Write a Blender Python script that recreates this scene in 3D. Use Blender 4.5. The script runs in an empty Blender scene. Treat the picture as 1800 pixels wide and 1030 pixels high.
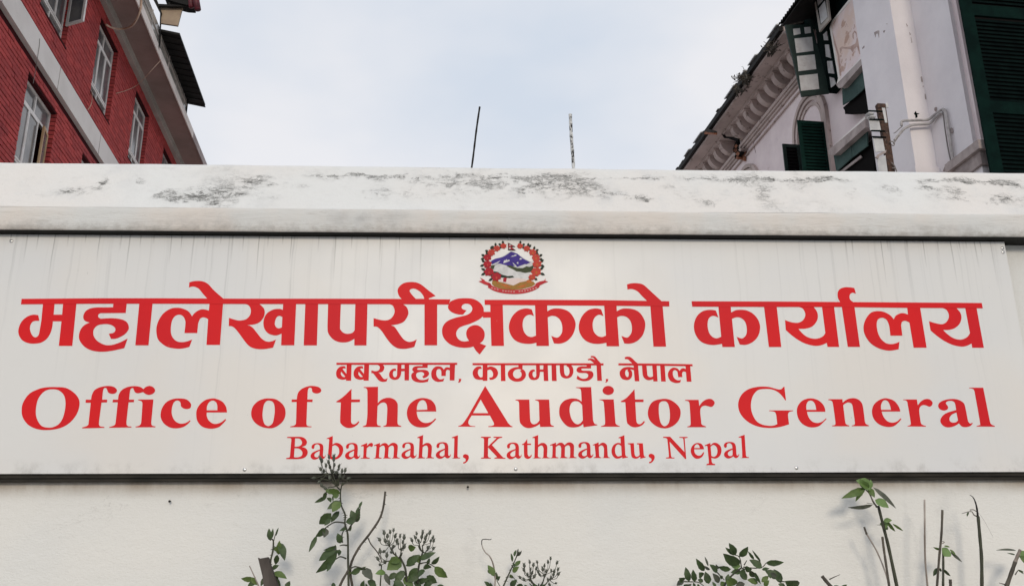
import bpy, bmesh, math, random
from mathutils import Vector, Matrix, noise as mnoise
from mathutils.geometry import tessellate_polygon
random.seed(7)
sc = bpy.context.scene
COL = sc.collection

# ------------------------------------------------------------------ camera
PITCH, ROLL, YAW, F = 3.19708700e-01, -1.03226609e-02, 4.68993362e-02, 1679.8
CAM = Vector((0.0, -4.5, 1.55))
_r = Vector((math.cos(YAW), -math.sin(YAW), 0))
FWD = Vector((math.sin(YAW)*math.cos(PITCH), math.cos(YAW)*math.cos(PITCH), math.sin(PITCH)))
_u = _r.cross(FWD)
RT = math.cos(ROLL)*_r + math.sin(ROLL)*_u
UP = -math.sin(ROLL)*_r + math.cos(ROLL)*_u
cam = bpy.data.objects.new('camera', bpy.data.cameras.new('camera'))
COL.objects.link(cam)
cam.matrix_world = Matrix(((RT.x, UP.x, -FWD.x, CAM.x), (RT.y, UP.y, -FWD.y, CAM.y), (RT.z, UP.z, -FWD.z, CAM.z), (0, 0, 0, 1)))
cam.data.sensor_fit = 'HORIZONTAL'; cam.data.sensor_width = 36.0
cam.data.lens = F/1800*36
cam.data.clip_start = 0.05; cam.data.clip_end = 2000
sc.camera = cam

# ------------------------------------------------------------------ light
SUN_EL, SUN_AZ = math.radians(17.0), math.radians(2.0)
world = bpy.data.worlds.new("World"); sc.world = world; world.use_nodes = True
nt = world.node_tree; nt.nodes.clear()
def wn(t, **k):
    n = nt.nodes.new(t)
    for a, b in k.items(): setattr(n, a, b)
    return n
out = wn('ShaderNodeOutputWorld'); bg = wn('ShaderNodeBackground'); bg.inputs['Strength'].default_value = 0.10
sky = wn('ShaderNodeTexSky', sky_type='NISHITA'); sky.sun_disc = False
sky.sun_elevation = SUN_EL; sky.sun_rotation = math.pi
tc = wn('ShaderNodeTexCoord'); mp = wn('ShaderNodeMapping'); mp.inputs['Scale'].default_value = (1.0, 1.0, 1.9)
n1 = wn('ShaderNodeTexNoise'); n1.inputs['Scale'].default_value = 1.5; n1.inputs['Detail'].default_value = 5; n1.inputs['Roughness'].default_value = 0.5
cr = wn('ShaderNodeValToRGB')
cr.color_ramp.elements[0].position = 0.42; cr.color_ramp.elements[0].color = (0.63, 0.69, 0.78, 1)
cr.color_ramp.elements[1].position = 0.58; cr.color_ramp.elements[1].color = (0.81, 0.81, 0.84, 1)
sc10 = wn('ShaderNodeVectorMath', operation='SCALE'); sc10.inputs['Scale'].default_value = 10.4
mix = wn('ShaderNodeMix', data_type='RGBA'); mix.inputs[0].default_value = 0.94
nt.links.new(tc.outputs['Generated'], mp.inputs[0]); nt.links.new(mp.outputs[0], n1.inputs['Vector'])
nt.links.new(n1.outputs[0], cr.inputs[0]); nt.links.new(cr.outputs[0], sc10.inputs[0])
nt.links.new(sky.outputs[0], mix.inputs[6]); nt.links.new(sc10.outputs[0], mix.inputs[7])
nt.links.new(mix.outputs[2], bg.inputs['Color']); nt.links.new(bg.outputs[0], out.inputs['Surface'])
sl = bpy.data.lights.new('sun', 'SUN'); sl.energy = 1.05; sl.angle = math.radians(11); sl.color = (1.0, 0.88, 0.72)
sun = bpy.data.objects.new('sun', sl); COL.objects.link(sun)
to_sun = Vector((math.sin(SUN_AZ)*math.cos(SUN_EL), -math.cos(SUN_AZ)*math.cos(SUN_EL), math.sin(SUN_EL)))
sun.rotation_euler = to_sun.to_track_quat('Z', 'Y').to_euler(); sun.location = (0, -30, 12)
vs = sc.view_settings; sc.display_settings.display_device = 'sRGB'
vs.view_transform = 'Standard'; vs.look = 'None'; vs.exposure = 0.06; vs.gamma = 1.0; vs.use_curve_mapping = False
sc.cycles.max_bounces = 6

# ------------------------------------------------------------------ measuring the place from the photograph
def ray(x, y): return RT*((x-900)/F) - UP*((y-515)/F) + FWD
def onY(x, y, Y):                       # point on a plane parallel to the boundary wall
    d = ray(x, y); t = (Y-CAM.y)/d.y; return CAM + d*t
def head(x):                            # horizontal direction that vanishes at photo column x
    y = 515 - (RT.z*(x-900) + FWD.z*F)/(-UP.z)
    d = ray(x, y); d.z = 0; return d.normalized()
class Facade:                           # long facade in depth: u along, D sideways from the eye line, h height
    def __init__(s, vx, side):
        s.d = head(vx); s.n = Vector((s.d.y, -s.d.x, 0))*side
    def P(s, u, D, h): return Vector((CAM.x, CAM.y, 0)) + s.d*u + s.n*D + Vector((0, 0, h))
    def uh(s, x, y, D):
        r = ray(x, y); t = D/r.dot(s.n); return r.dot(s.d)*t, CAM.z + r.z*t
    def Dh(s, x, y, u):
        r = ray(x, y); t = u/r.dot(s.d); return r.dot(s.n)*t, CAM.z + r.z*t

# ------------------------------------------------------------------ materials
def mat(name, base, rough=0.7, spec=0.3, build=None, metal=0.0):
    m = bpy.data.materials.new(name); m.use_nodes = True
    t = m.node_tree; b = t.nodes['Principled BSDF']
    b.inputs['Base Color'].default_value = (*base, 1); b.inputs['Roughness'].default_value = rough
    b.inputs['Specular IOR Level'].default_value = spec; b.inputs['Metallic'].default_value = metal
    if build: build(t, b)
    return m
class N:                                # tiny node helper
    def __init__(s, t): s.t = t; s.tc = t.nodes.new('ShaderNodeTexCoord').outputs['Object']; s.geo = t.nodes.new('ShaderNodeNewGeometry').outputs['Position']
    def new(s, ty, **k):
        n = s.t.nodes.new(ty)
        for a, b in k.items(): setattr(n, a, b)
        return n
    def link(s, a, b): s.t.links.new(a, b)
    def put(s, sock, v):
        if isinstance(v, (int, float)): sock.default_value = v
        elif isinstance(v, tuple): sock.default_value = (*v, 1) if len(v) == 3 and sock.type == 'RGBA' else v
        else: s.link(v, sock)
    def math(s, op, a, b=0.0, clamp=False):
        n = s.new('ShaderNodeMath', operation=op, use_clamp=clamp); s.put(n.inputs[0], a); s.put(n.inputs[1], b); return n.outputs[0]
    def noise(s, scale, detail=4, rough=0.55, stretch=(1, 1, 1), vec=None, dist=0.0, off=(0, 0, 0)):
        m = s.new('ShaderNodeMapping'); m.inputs['Scale'].default_value = stretch; m.inputs['Location'].default_value = off
        s.link(vec or s.geo, m.inputs[0])
        n = s.new('ShaderNodeTexNoise'); n.inputs['Scale'].default_value = scale; n.inputs['Detail'].default_value = detail
        n.inputs['Roughness'].default_value = rough; n.inputs['Distortion'].default_value = dist
        s.link(m.outputs[0], n.inputs['Vector']); return n.outputs[0]
    def ramp(s, v, lo, hi, a=0.0, b=1.0):
        n = s.new('ShaderNodeMapRange', interpolation_type='SMOOTHSTEP'); s.put(n.inputs[0], v)
        for i, q in enumerate((lo, hi, a, b)): n.inputs[1+i].default_value = q
        return n.outputs[0]
    def mix(s, f, a, b):
        n = s.new('ShaderNodeMix', data_type='RGBA'); s.put(n.inputs[0], f); s.put(n.inputs[6], a); s.put(n.inputs[7], b); return n.outputs[2]
    def xyz(s, v=None):
        n = s.new('ShaderNodeSeparateXYZ'); s.link(v or s.geo, n.inputs[0]); return n.outputs
    def bump(s, h, strength, dist, bsdf):
        n = s.new('ShaderNodeBump'); n.inputs['Strength'].default_value = strength; n.inputs['Distance'].default_value = dist
        s.put(n.inputs['Height'], h); s.link(n.outputs[0], bsdf.inputs['Normal'])
def blob(k, x, z, rx, rz, w):           # a ragged patch on a wall (world x, z)
    if not hasattr(k, 'wp'):
        w1 = k.math('MULTIPLY', k.math('SUBTRACT', k.noise(5, 6, .7), .5), .30); w2 = k.math('MULTIPLY', k.math('SUBTRACT', k.noise(6, 6, .7, off=(7, 3, 1)), .5), .14)
        q = k.xyz(); k.wp = (k.math('ADD', q[0], w1), None, k.math('ADD', q[2], w2))
    o = k.wp
    a = k.math('POWER', k.math('DIVIDE', k.math('SUBTRACT', o[0], x), rx), 2)
    b = k.math('POWER', k.math('DIVIDE', k.math('SUBTRACT', o[2], z), rz), 2)
    return k.math('MULTIPLY', k.math('POWER', 2.718, k.math('MULTIPLY', k.math('ADD', a, b), -1.0)), w)
def blobs(k, pts, Y):
    tot = None
    for (px, py, rx, ry, w) in pts:
        p = onY(px, py, Y); s = 4.4/F
        v = blob(k, p.x, p.z, rx*s, ry*s*1.15, w)
        tot = v if tot is None else k.math('ADD', tot, v)
    return tot

def b_coping(t, b):
    k = N(t)
    mask = blobs(k, [(352, 345, 66, 15, 1.1), (290, 350, 30, 12, .7), (405, 340, 30, 14, .8), (178, 308, 20, 12, .8), (165, 325, 22, 14, .6), (128, 338, 26, 10, .7), (85, 350, 20, 8, .4), (442, 310, 16, 16, .9), (475, 322, 14, 10, .6), (240, 308, 12, 8, .5), (520, 325, 22, 8, .6), (470, 352, 24, 8, .5),
                     (600, 300, 60, 10, .6), (700, 303, 60, 9, .7), (660, 335, 40, 16, .35), (740, 345, 30, 14, .35), (800, 318, 50, 20, .6), (880, 312, 40, 16, .7), (965, 312, 60, 20, 1.0), (940, 330, 50, 16, .5), (1040, 322, 40, 16, .6), (1095, 343, 40, 8, .9), (1140, 350, 50, 12, .6), (1245, 352, 40, 12, .7), (1190, 318, 40, 20, .3), (1330, 302, 90, 8, .9), (1345, 330, 50, 20, .35),
                     (1390, 318, 50, 16, .4), (1566, 326, 20, 10, .9), (1560, 345, 40, 14, .3), (1638, 325, 22, 12, 1.0), (1655, 345, 34, 12, .5), (1690, 338, 22, 20, .9), (1725, 352, 24, 10, .7), (1463, 303, 36, 6, 1.6), (1500, 330, 30, 20, .4), (1715, 306, 80, 6, 1.7), (1765, 345, 26, 14, .9), (1790, 317, 18, 6, 1.5), (330, 347, 30, 8, .8), (640, 297, 90, 4, 1.0), (930, 299, 130, 4, 1.2), (1150, 301, 90, 4, 1.0), (1380, 302, 60, 4, 1.0), (20, 300, 60, 14, .25), (880, 340, 160, 20, .25)], -0.06)
    ed = k.ramp(k.noise(7, 7, .72, (1, 1, 1.5)), .36, .66, .15, 1.5)
    m2 = k.math('ADD', k.math('MULTIPLY', mask, ed), k.ramp(k.noise(2.2, 5, .7, off=(5, 0, 2)), 0.41, 0.70, 0.03, 0.52))
    gate = k.ramp(m2, 0.08, 0.95)
    n_a = k.noise(24, 9, 0.78, (0.62, 1, 1.5), dist=.35); n_b = k.noise(60, 6, 0.75, (0.7, 1, 1.3), off=(2, 0, 5))
    # thin broken lichen threads and crumbs, denser where the patch is stronger
    th = k.math('SUBTRACT', 0.80, k.math('MULTIPLY', gate, 0.285))
    s1 = k.math('MULTIPLY', k.math('SUBTRACT', n_a, th), 16.0, clamp=True)
    s2 = k.math('MULTIPLY', k.math('SUBTRACT', n_b, k.math('ADD', th, 0.035)), 14.0, clamp=True)
    s3 = k.math('MULTIPLY', k.ramp(k.math('ABSOLUTE', k.math('SUBTRACT', k.noise(13, 8, .78, (.6, 1, 1.4), dist=.5, off=(1, 4, 0)), 0.5)), 0.0, 0.028, 1.0, 0.0), k.ramp(m2, 0.18, 0.9))
    scr = k.math('MAXIMUM', k.math('MAXIMUM', s1, s2), k.math('MULTIPLY', s3, .8))
    soft = k.ramp(k.math('MULTIPLY', m2, k.ramp(k.noise(9, 6, 0.75), 0.3, 0.7, 0.2, 1.4)), 0.1, 1.2, 0.0, 0.30)
    c = k.mix(k.ramp(k.noise(0.8, 3), 0.38, 0.62), (0.775, 0.785, 0.775), (0.79, 0.765, 0.735))
    c = k.mix(k.ramp(k.noise(5, 6, .7, off=(3, 1, 7)), 0.45, 0.8, 0, .7), c, (0.66, 0.67, 0.67))
    c = k.mix(k.ramp(k.noise(16, 6, .75, (.7, 1, 1.2), off=(3, 5, 7)), 0.55, 0.78, 0, .45), c, (0.55, 0.55, 0.54))
    c = k.mix(soft, c, (0.42, 0.415, 0.40))
    c = k.mix(k.math('MULTIPLY', scr, 0.88), c, (0.10, 0.10, 0.092))
    c = k.mix(k.ramp(k.noise(110, 3, 0.65), 0.66, 0.77, 0, .45), c, (0.36, 0.35, 0.33))
    t.links.new(c, b.inputs['Base Color'])
    h = k.math('ADD', k.math('MULTIPLY', k.noise(7, 7, 0.65), 1.0), k.math('MULTIPLY', k.noise(60, 5, .7), 0.16))
    h = k.math('SUBTRACT', h, k.math('MULTIPLY', scr, 0.22))
    k.bump(h, 0.6, 0.014, b)
def b_copinglow(t, b):
    k = N(t)
    c = k.mix(k.ramp(k.noise(1.5, 4, .6), 0.38, 0.66), (0.71, 0.72, 0.71), (0.75, 0.70, 0.65))
    g = blobs(k, [(640, 385, 70, 14, .8), (390, 382, 50, 14, .5), (300, 390, 60, 10, .4), (1000, 388, 70, 10, .4), (30, 396, 60, 8, .6), (1660, 400, 90, 9, .5)], -0.12)
    c = k.mix(k.math('MULTIPLY', g, k.ramp(k.noise(9, 5, .7), .3, .7, .2, .9)), c, (0.42, 0.42, 0.42))
    fib = k.noise(16, 8, 0.75, (0.5, 1, 4.0), dist=0.8)
    c = k.mix(k.ramp(fib, 0.54, 0.74, 0, .6), c, (0.42, 0.39, 0.35))
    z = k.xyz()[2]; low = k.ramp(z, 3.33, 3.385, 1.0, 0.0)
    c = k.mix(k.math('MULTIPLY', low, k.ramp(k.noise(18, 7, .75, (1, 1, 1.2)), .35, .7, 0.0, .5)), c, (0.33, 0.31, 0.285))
    spk = k.ramp(k.noise(90, 3, 0.6, (1, 1, 2)), 0.70, 0.8, 0, .7)
    c = k.mix(spk, c, (0.25, 0.24, 0.22))
    t.links.new(c, b.inputs['Base Color'])
    k.bump(k.math('ADD', k.noise(12, 6, 0.6, (.5, 1, 3)), k.math('MULTIPLY', k.noise(120, 4, .6, (.6, 1, 1.5)), .2)), 0.6, 0.008, b)
def b_wall(t, b):
    k = N(t)
    c = k.mix(k.ramp(k.noise(0.9, 3, .5), 0.38, 0.64), (0.83, 0.82, 0.78), (0.785, 0.79, 0.77))
    g = blobs(k, [(1530, 930, 40, 60, .3), (1665, 930, 12, 60, .35), (640, 850, 200, 8, .3), (830, 960, 10, 40, .2), (1605, 930, 5, 50, .25)], 0.0)  # grey smudges, a plant's soft shadow painted among them
    c = k.mix(k.math('MULTIPLY', g, k.ramp(k.noise(6, 5, .7), .3, .7, .3, 1.0)), c, (0.42, 0.42, 0.42))
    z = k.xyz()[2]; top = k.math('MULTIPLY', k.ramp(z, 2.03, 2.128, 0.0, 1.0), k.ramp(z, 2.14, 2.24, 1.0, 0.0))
    c = k.mix(k.math('MULTIPLY', top, k.ramp(k.noise(2.4, 6, .7, (1, 1, .25)), .3, .68, 0.35, .95)), c, (0.34, 0.275, 0.21))  # brown gradient: shade under the sign painted into the plaster colour
    spk = k.ramp(k.noise(150, 3, 0.7), 0.62, 0.75, 0, .55)
    c = k.mix(k.math('MULTIPLY', spk, k.ramp(z, 1.9, 2.12, .35, 1)), c, (0.36, 0.32, 0.26))
    cr_ = k.math('MULTIPLY', k.ramp(k.math('ABSOLUTE', k.math('SUBTRACT', k.noise(1.7, 6, 0.6, (1, 1, 1.6), dist=.6, off=(4, 0, 2)), 0.5)), 0.0, 0.004, 1.0, 0.0), k.ramp(k.noise(1.1, 2, off=(9, 2, 1)),   .58, .66, 0, .22))
    c = k.mix(cr_, c, (0.33, 0.32, 0.30))
    t.links.new(c, b.inputs['Base Color'])
    k.bump(k.math('ADD', k.math('MULTIPLY', k.noise(10, 6, .65, (1, 1, 2)), .65), k.math('MULTIPLY', k.noise(85, 4, .65, (.7, 1, 1.5)), .36)), 0.75, 0.007, b)
DRIPS = [18, 47, 66, 95, 119, 150, 175, 213, 228, 247, 270, 301, 319, 340, 360, 388, 409, 428, 455, 471, 497, 512, 560, 590, 618, 645, 668, 702, 740, 790, 835, 1486, 1497, 1548, 1559, 1594, 1622, 1647, 1670, 1685, 1697, 1712, 1722, 1740]
def b_sheet(t, b):
    k = N(t); o = k.xyz()
    c = k.mix(k.ramp(k.noise(1.2, 3, .5), .35, .68), (0.76, 0.76, 0.745), (0.725, 0.735, 0.74))
    c = k.mix(k.ramp(k.noise(0.85, 3, .5, off=(2.3, 0, .6)), .50, .66, 0, .65), c, (0.775, 0.74, 0.69))  # warm reflections on the sheet, painted as random tinted patches
    ztop = 3.312; dz = k.math('SUBTRACT', ztop, o[2])
    # rain streaks: narrow vertical runs whose length differs from one to the next
    wob = k.math('MULTIPLY', k.math('SUBTRACT', k.noise(5, 2, .5, (1, 1, 1)), .5), 0.02)
    xx = k.new('ShaderNodeCombineXYZ'); k.put(xx.inputs[0], k.math('ADD', o[0], wob))
    s1 = k.noise(26, 2, .6, vec=xx.outputs[0]); s2 = k.noise(70, 1, .5, vec=xx.outputs[0], off=(3, 0, 0)); ln = k.noise(3.3, 2, .6, vec=xx.outputs[0], off=(8, 0, 0))
    st = k.math('MULTIPLY', k.ramp(s1, .50, .70), k.math('ADD', .35, k.ramp(s2, .4, .65)))
    L = k.ramp(ln, .3, .7, .25, 1.5)
    fade = k.math('SUBTRACT', 1.0, k.math('DIVIDE', dz, L), clamp=True)
    brk = k.ramp(k.noise(5, 3, .6, (4, 1, .7)), .3, .6, .35, 1)
    side = k.ramp(k.math('ABSOLUTE', k.math('SUBTRACT', o[0], 0.62)), .55, 1.25, .25, 1.0)
    st = k.math('MULTIPLY', k.math('MULTIPLY', k.math('MULTIPLY', st, fade), brk), side)
    c = k.mix(k.math('MULTIPLY', st, .50), c, (0.34, 0.35, 0.35))
    # the sharp dark drips right under the coping
    dsum = None
    for i, px in enumerate(DRIPS):
        p = onY(px, 424, -0.062); w = (0.0022, 0.0035, 0.0028)[i % 3]; Ld = (0.05, 0.16, 0.09, 0.26, 0.07)[i % 5]; a = (.9, .55, .75)[(i*7) % 3]
        v = k.math('MULTIPLY', k.math('SUBTRACT', 1.0, k.math('DIVIDE', k.math('ABSOLUTE', k.math('SUBTRACT', k.math('ADD', o[0], k.math('MULTIPLY', wob, .4)), p.x)), w*1.6), clamp=True),
                   k.math('MULTIPLY', k.math('SUBTRACT', 1.0, k.math('DIVIDE', dz, Ld), clamp=True), a))
        dsum = v if dsum is None else k.math('ADD', dsum, v)
    c = k.mix(k.math('MULTIPLY', dsum, .8, clamp=True), c, (0.16, 0.16, 0.155))
    lo = k.ramp(o[2], 2.149, 2.235, 1.0, 0.0)
    c = k.mix(k.math('MULTIPLY', lo, k.ramp(k.noise(9, 6, .75, (1, 1, .8)), .45, .75, 0, .6)), c, (0.36, 0.35, 0.33))
    c = k.mix(k.ramp(k.noise(60, 3, .6, (1, 1, .6)), .73, .8, 0, .35), c, (0.40, 0.40, 0.39))
    t.links.new(c, b.inputs['Base Color'])
    r = k.ramp(k.noise(3, 4, .6), .3, .7, .34, .42); t.links.new(r, b.inputs['Roughness'])
    k.bump(k.noise(1.3, 1, .4, (1, 1, .35)), 0.35, 0.006, b)
def b_print(t, b, c1=(0.74, 0.017, 0.021), c2=(0.66, 0.017, 0.025)):
    k = N(t)
    c = k.mix(k.ramp(k.noise(2.2, 3, .5), .35, .65), c1, c2)
    c = k.mix(k.ramp(k.noise(300, 2, .6, (1, 1, 2.5)), .66, .8, 0, .22), c, (0.70, 0.16, 0.13))
    c = k.mix(k.ramp(k.noise(22, 5, .7), .70, .78, 0, .35), c, (0.68, 0.25, 0.22))
    t.links.new(c, b.inputs['Base Color']); k.bump(k.noise(1.3, 1, .4, (1, 1, .35)), 0.35, 0.006, b)
def vary(c1, c2, scale=4, detail=5, rough=.6, stretch=(1, 1, 1), bump=0.0, bscale=30, bd=.01, lo=.35, hi=.68, spot=None):
    def f(t, b):
        k = N(t); c = k.mix(k.ramp(k.noise(scale, detail, rough, stretch), lo, hi), c1, c2)
        if spot: c = k.mix(k.ramp(k.noise(spot[0], 6, .7), spot[1], spot[1]+.06, 0, spot[3]), c, spot[2])
        t.links.new(c, b.inputs['Base Color'])
        if bump: k.bump(k.noise(bscale, 5, .6, stretch), bump, bd, b)
    return f
def b_brick(t, b):
    k = N(t); oi = k.new('ShaderNodeNewGeometry').outputs['Random Per Island']
    c = k.mix(oi, (0.38, 0.056, 0.055), (0.54, 0.078, 0.073))
    c = k.mix(k.ramp(k.noise(0.9, 6, .7), .42, .72, 0, .65), c, (0.27, 0.048, 0.055))
    c = k.mix(k.ramp(k.noise(40, 4, .7), .62, .75, 0, .5), c, (0.28, 0.035, 0.04))
    t.links.new(c, b.inputs['Base Color']); k.bump(k.noise(60, 4, .6), .5, .01, b)
def b_leaf(c1, c2, c3=(0.10, 0.10, 0.04)):
    def f(t, b):
        k = N(t); c = k.mix(k.ramp(k.noise(22, 3, .6), .35, .65), c1, c2)
        c = k.mix(k.ramp(k.noise(90, 3, .6), .66, .74, 0, .5), c, c3)
        t.links.new(c, b.inputs['Base Color']); k.bump(k.noise(45, 4, .6), .6, .006, b)
    return f
M = {}
M['coping'] = mat('coping_plaster', (.8, .8, .78), .85, .2, b_coping)
M['copinglow'] = mat('coping_face_plaster', (.7, .69, .65), .85, .2, b_copinglow)
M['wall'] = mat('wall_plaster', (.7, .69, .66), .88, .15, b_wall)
M['sheet'] = mat('sign_sheet', (.7, .7, .69), .4, .45, b_sheet)
M['frame'] = mat('sign_frame_steel', (.045, .04, .034), .7, .2, vary((.040, .036, .030), (.016, .015, .013), 6, stretch=(1, 1, 6)))
M['red'] = mat('red_vinyl', (.6, .03, .03), .45, .11, b_print)
M['redrib'] = mat('ribbon_print', (.56, .05, .06), .5, .14, lambda t, b: b_print(t, b, (.56, .035, .045), (.46, .025, .035)))
for nm, c in dict(blue=(.06, .035, .27), snow=(.72, .72, .715), green=(.06, .075, .035), dgreen=(.02, .035, .022), olive=(.12, .13, .05), gold=(.38, .20, .045), pink=(.74, .50, .42), flower=(.60, .065, .045), crimson=(.44, .014, .03), ink=(.05, .035, .03), pale=(.74, .42, .38), orange=(.55, .16, .04)).items():
    M[nm] = mat('print_'+nm, c, .5, .14, vary(c, tuple(v*.82 for v in c), 40, 3))
M['screw'] = mat('screw_zinc', (.6, .6, .6), .3, .5, None, 0.8)
M['brick'] = mat('red_brick', (.28, .03, .03), .8, .2, b_brick)
M['mortar'] = mat('red_mortar_joint', (.06, .012, .014), .95, .1, vary((.07, .012, .014), (.04, .01, .012), 12))
M['band'] = mat('floor_band_plaster', (.6, .55, .5), .85, .2, vary((.82, .78, .74), (.74, .70, .66), 1.3, bump=.3, spot=(12, .66, (.38, .35, .32), .5)))
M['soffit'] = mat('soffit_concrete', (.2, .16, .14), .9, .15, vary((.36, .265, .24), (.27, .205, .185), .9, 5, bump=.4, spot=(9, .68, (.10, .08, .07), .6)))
M['cove'] = mat('cove_plaster', (.3, .27, .24), .9, .15, vary((.50, .46, .42), (.36, .33, .30), 1.5))
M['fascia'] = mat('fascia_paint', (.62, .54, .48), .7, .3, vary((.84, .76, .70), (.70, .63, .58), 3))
M['white'] = mat('white_window_paint', (.62, .58, .54), .55, .4, vary((.84, .81, .78), (.70, .66, .62), 5, 5, spot=(24, .66, (.30, .22, .16), .7)))
M['wood'] = mat('bare_wood', (.5, .33, .18), .6, .3, vary((.62, .44, .26), (.42, .25, .13), 3, stretch=(1, 1, .3)))
def b_glass(t, b):
    k = N(t); c = k.mix(k.ramp(k.noise(2.2, 4, .6), .35, .65), (.10, .10, .105), (.20, .19, .185)); t.links.new(c, b.inputs['Base Color'])
M['glass'] = mat('window_glass', (.15, .15, .15), .12, .6, b_glass)
M['dglass'] = mat('smoked_glass', (.05, .05, .045), .2, .5, vary((.44, .42, .38), (.24, .23, .21), 1.3, 4))
M['black'] = mat('black_sheet', (.012, .012, .012), .7, .2, vary((.014, .013, .012), (.008, .008, .008), 5))
M['beige'] = mat('beige_board', (.36, .27, .19), .7, .3, vary((.38, .29, .20), (.31, .23, .17), 4))
M['maroon'] = mat('maroon_tile', (.10, .012, .02), .5, .4, vary((.13, .016, .028), (.06, .008, .014), 7))
M['cable'] = mat('tan_pipe', (.55, .38, .27), .5, .4, vary((.58, .41, .30), (.42, .28, .20), 8))
M['wire'] = mat('grey_wire', (.22, .20, .19), .6, .3)
M['pal'] = mat('palace_plaster', (.5, .48, .52), .9, .1, vary((.87, .76, .755), (.76, .65, .655), .8, 6, bump=.4, spot=(1.6, .64, (.46, .36, .33), .6)))
M['pilaster'] = mat('pilaster_plaster', (.5, .5, .54), .9, .1, vary((.85, .81, .825), (.76, .72, .74), .7, 6, bump=.35, spot=(3.5, .71, (.40, .37, .37), .6)))
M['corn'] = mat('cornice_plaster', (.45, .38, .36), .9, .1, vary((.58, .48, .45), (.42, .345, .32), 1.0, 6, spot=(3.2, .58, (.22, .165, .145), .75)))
M['pink'] = mat('spalled_pink_plaster', (.5, .38, .36), .9, .1, vary((.84, .75, .78), (.78, .61, .53), 1.0, 6, .65, spot=(1.9, .55, (.50, .32, .25), .8), bump=.5, bscale=12))
M['ledge'] = mat('ledge_stone', (.25, .21, .2), .9, .1, vary((.46, .40, .385), (.30, .25, .24), 3))
M['gpaint'] = mat('green_shutter_paint', (.012, .045, .035), .8, .06, vary((.006, .026, .021), (.004, .017, .014), 3, spot=(5.5, .72, (.05, .10, .09), .8)))
M['gdark'] = mat('dark_green_timber', (.012, .025, .022), .9, .04, vary((.0035, .010, .009), (.002, .005, .005), 4))
M['gboard'] = mat('grey_green_board', (.05, .08, .075), .75, .2, vary((.060, .105, .095), (.035, .068, .062), 2.0))
M['gframe'] = mat('green_window_frame', (.01, .03, .02), .6, .3, vary((.014, .030, .026), (.009, .020, .018), 4))
M['tree_concrete'] = mat('yard_concrete', (.4, .4, .38), .9, .15, vary((.48, .46, .43), (.38, .36, .34), .6))
M['spall'] = mat('spalled_patch', (.5, .35, .3), .95, .05, vary((.60, .44, .385), (.46, .32, .28), 5))
M['gblack'] = mat('blackish_green_paint', (.003, .013, .011), .85, .05, vary((.0035, .016, .013), (.0022, .009, .008), 3, spot=(5.5, .72, (.04, .09, .08), .8)))
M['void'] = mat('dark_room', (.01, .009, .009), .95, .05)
M['dirtyglass'] = mat('dusty_pane', (.30, .30, .30), .35, .4, vary((.60, .60, .60), (.48, .46, .46), 3.5, 5, spot=(7, .62, (.40, .36, .35), .6)))
M['tile'] = mat('old_roof_tile', (.04, .038, .035), .9, .1, vary((.055, .05, .046), (.02, .018, .017), 7, 5, spot=(9, .64, (.25, .25, .25), .7)))
M['brickraw'] = mat('bare_brick', (.30, .12, .07), .9, .1, vary((.34, .16, .10), (.20, .08, .05), 10))
M['rust'] = mat('rusted_steel', (.07, .045, .035), .85, .3, vary((.10, .055, .04), (.045, .03, .026), 14, spot=(30, .62, (.40, .34, .30), .8)))
M['pvc'] = mat('white_pvc', (.6, .6, .6), .4, .4, vary((.62, .62, .62), (.45, .45, .46), 3))
M['pipe'] = mat('painted_conduit', (.45, .43, .43), .6, .3, vary((.50, .48, .48), (.33, .31, .31), 8))
M['blackrod'] = mat('black_rebar', (.008, .008, .008), .7, .3, vary((.009, .008, .008), (.016, .013, .012), 60))
def b_flake(t, b):
    k = N(t); c = k.mix(k.ramp(k.noise(75, 6, .75, (1, 1, .45)), .47, .56), (.66, .67, .67), (.03, .03, .03)); t.links.new(c, b.inputs['Base Color'])
M['flakerod'] = mat('flaking_whitewash', (.5, .5, .5), .9, .1, b_flake)
M['stemg'] = mat('green_stem', (.05, .06, .035), .6, .3, vary((.060, .065, .040), (.035, .037, .026), 30, stretch=(1, 1, .4)))
M['stemk'] = mat('grey_woody_stem', (.09, .08, .07), .75, .2, vary((.12, .105, .085), (.055, .05, .043), 30, stretch=(1, 1, .3)))
M['stemp'] = mat('bleached_dry_cane', (.4, .36, .32), .8, .2, vary((.46, .41, .37), (.20, .165, .14), 13, stretch=(1, 1, .5)))
M['leafd'] = mat('dark_leaf', (.03, .04, .025), .5, .4, b_leaf((.036, .062, .022), (.060, .100, .034)))
M['leafm'] = mat('mid_green_leaf', (.06, .09, .03), .5, .4, b_leaf((.075, .125, .030), (.115, .175, .045)))
M['leafl'] = mat('fresh_green_leaf', (.12, .19, .06), .5, .4, b_leaf((.12, .20, .055), (.16, .26, .085)))
M['leafg'] = mat('dusty_leaf', (.08, .085, .07), .6, .3, b_leaf((.075, .085, .065), (.11, .12, .09)))
M['bud'] = mat('rose_bud', (.07, .075, .075), .7, .2, vary((.13, .14, .115), (.075, .085, .065), 40))
M['plank'] = mat('weathered_plank', (.10, .085, .075), .9, .1, vary((.115, .10, .09), (.06, .052, .047), 14, stretch=(1, 1, .2), bump=.5))
M['soil'] = mat('soil', (.10, .07, .05), .95, .1, vary((.12, .085, .06), (.07, .05, .035), 9, bump=.6))
M['asph'] = mat('asphalt', (.05, .05, .05), .9, .2, vary((.055, .053, .052), (.04, .04, .04), 8, bump=.4))
M['pave'] = mat('pavement_concrete', (.35, .34, .32), .9, .2, vary((.38, .37, .35), (.30, .29, .27), 3, bump=.3))

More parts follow.
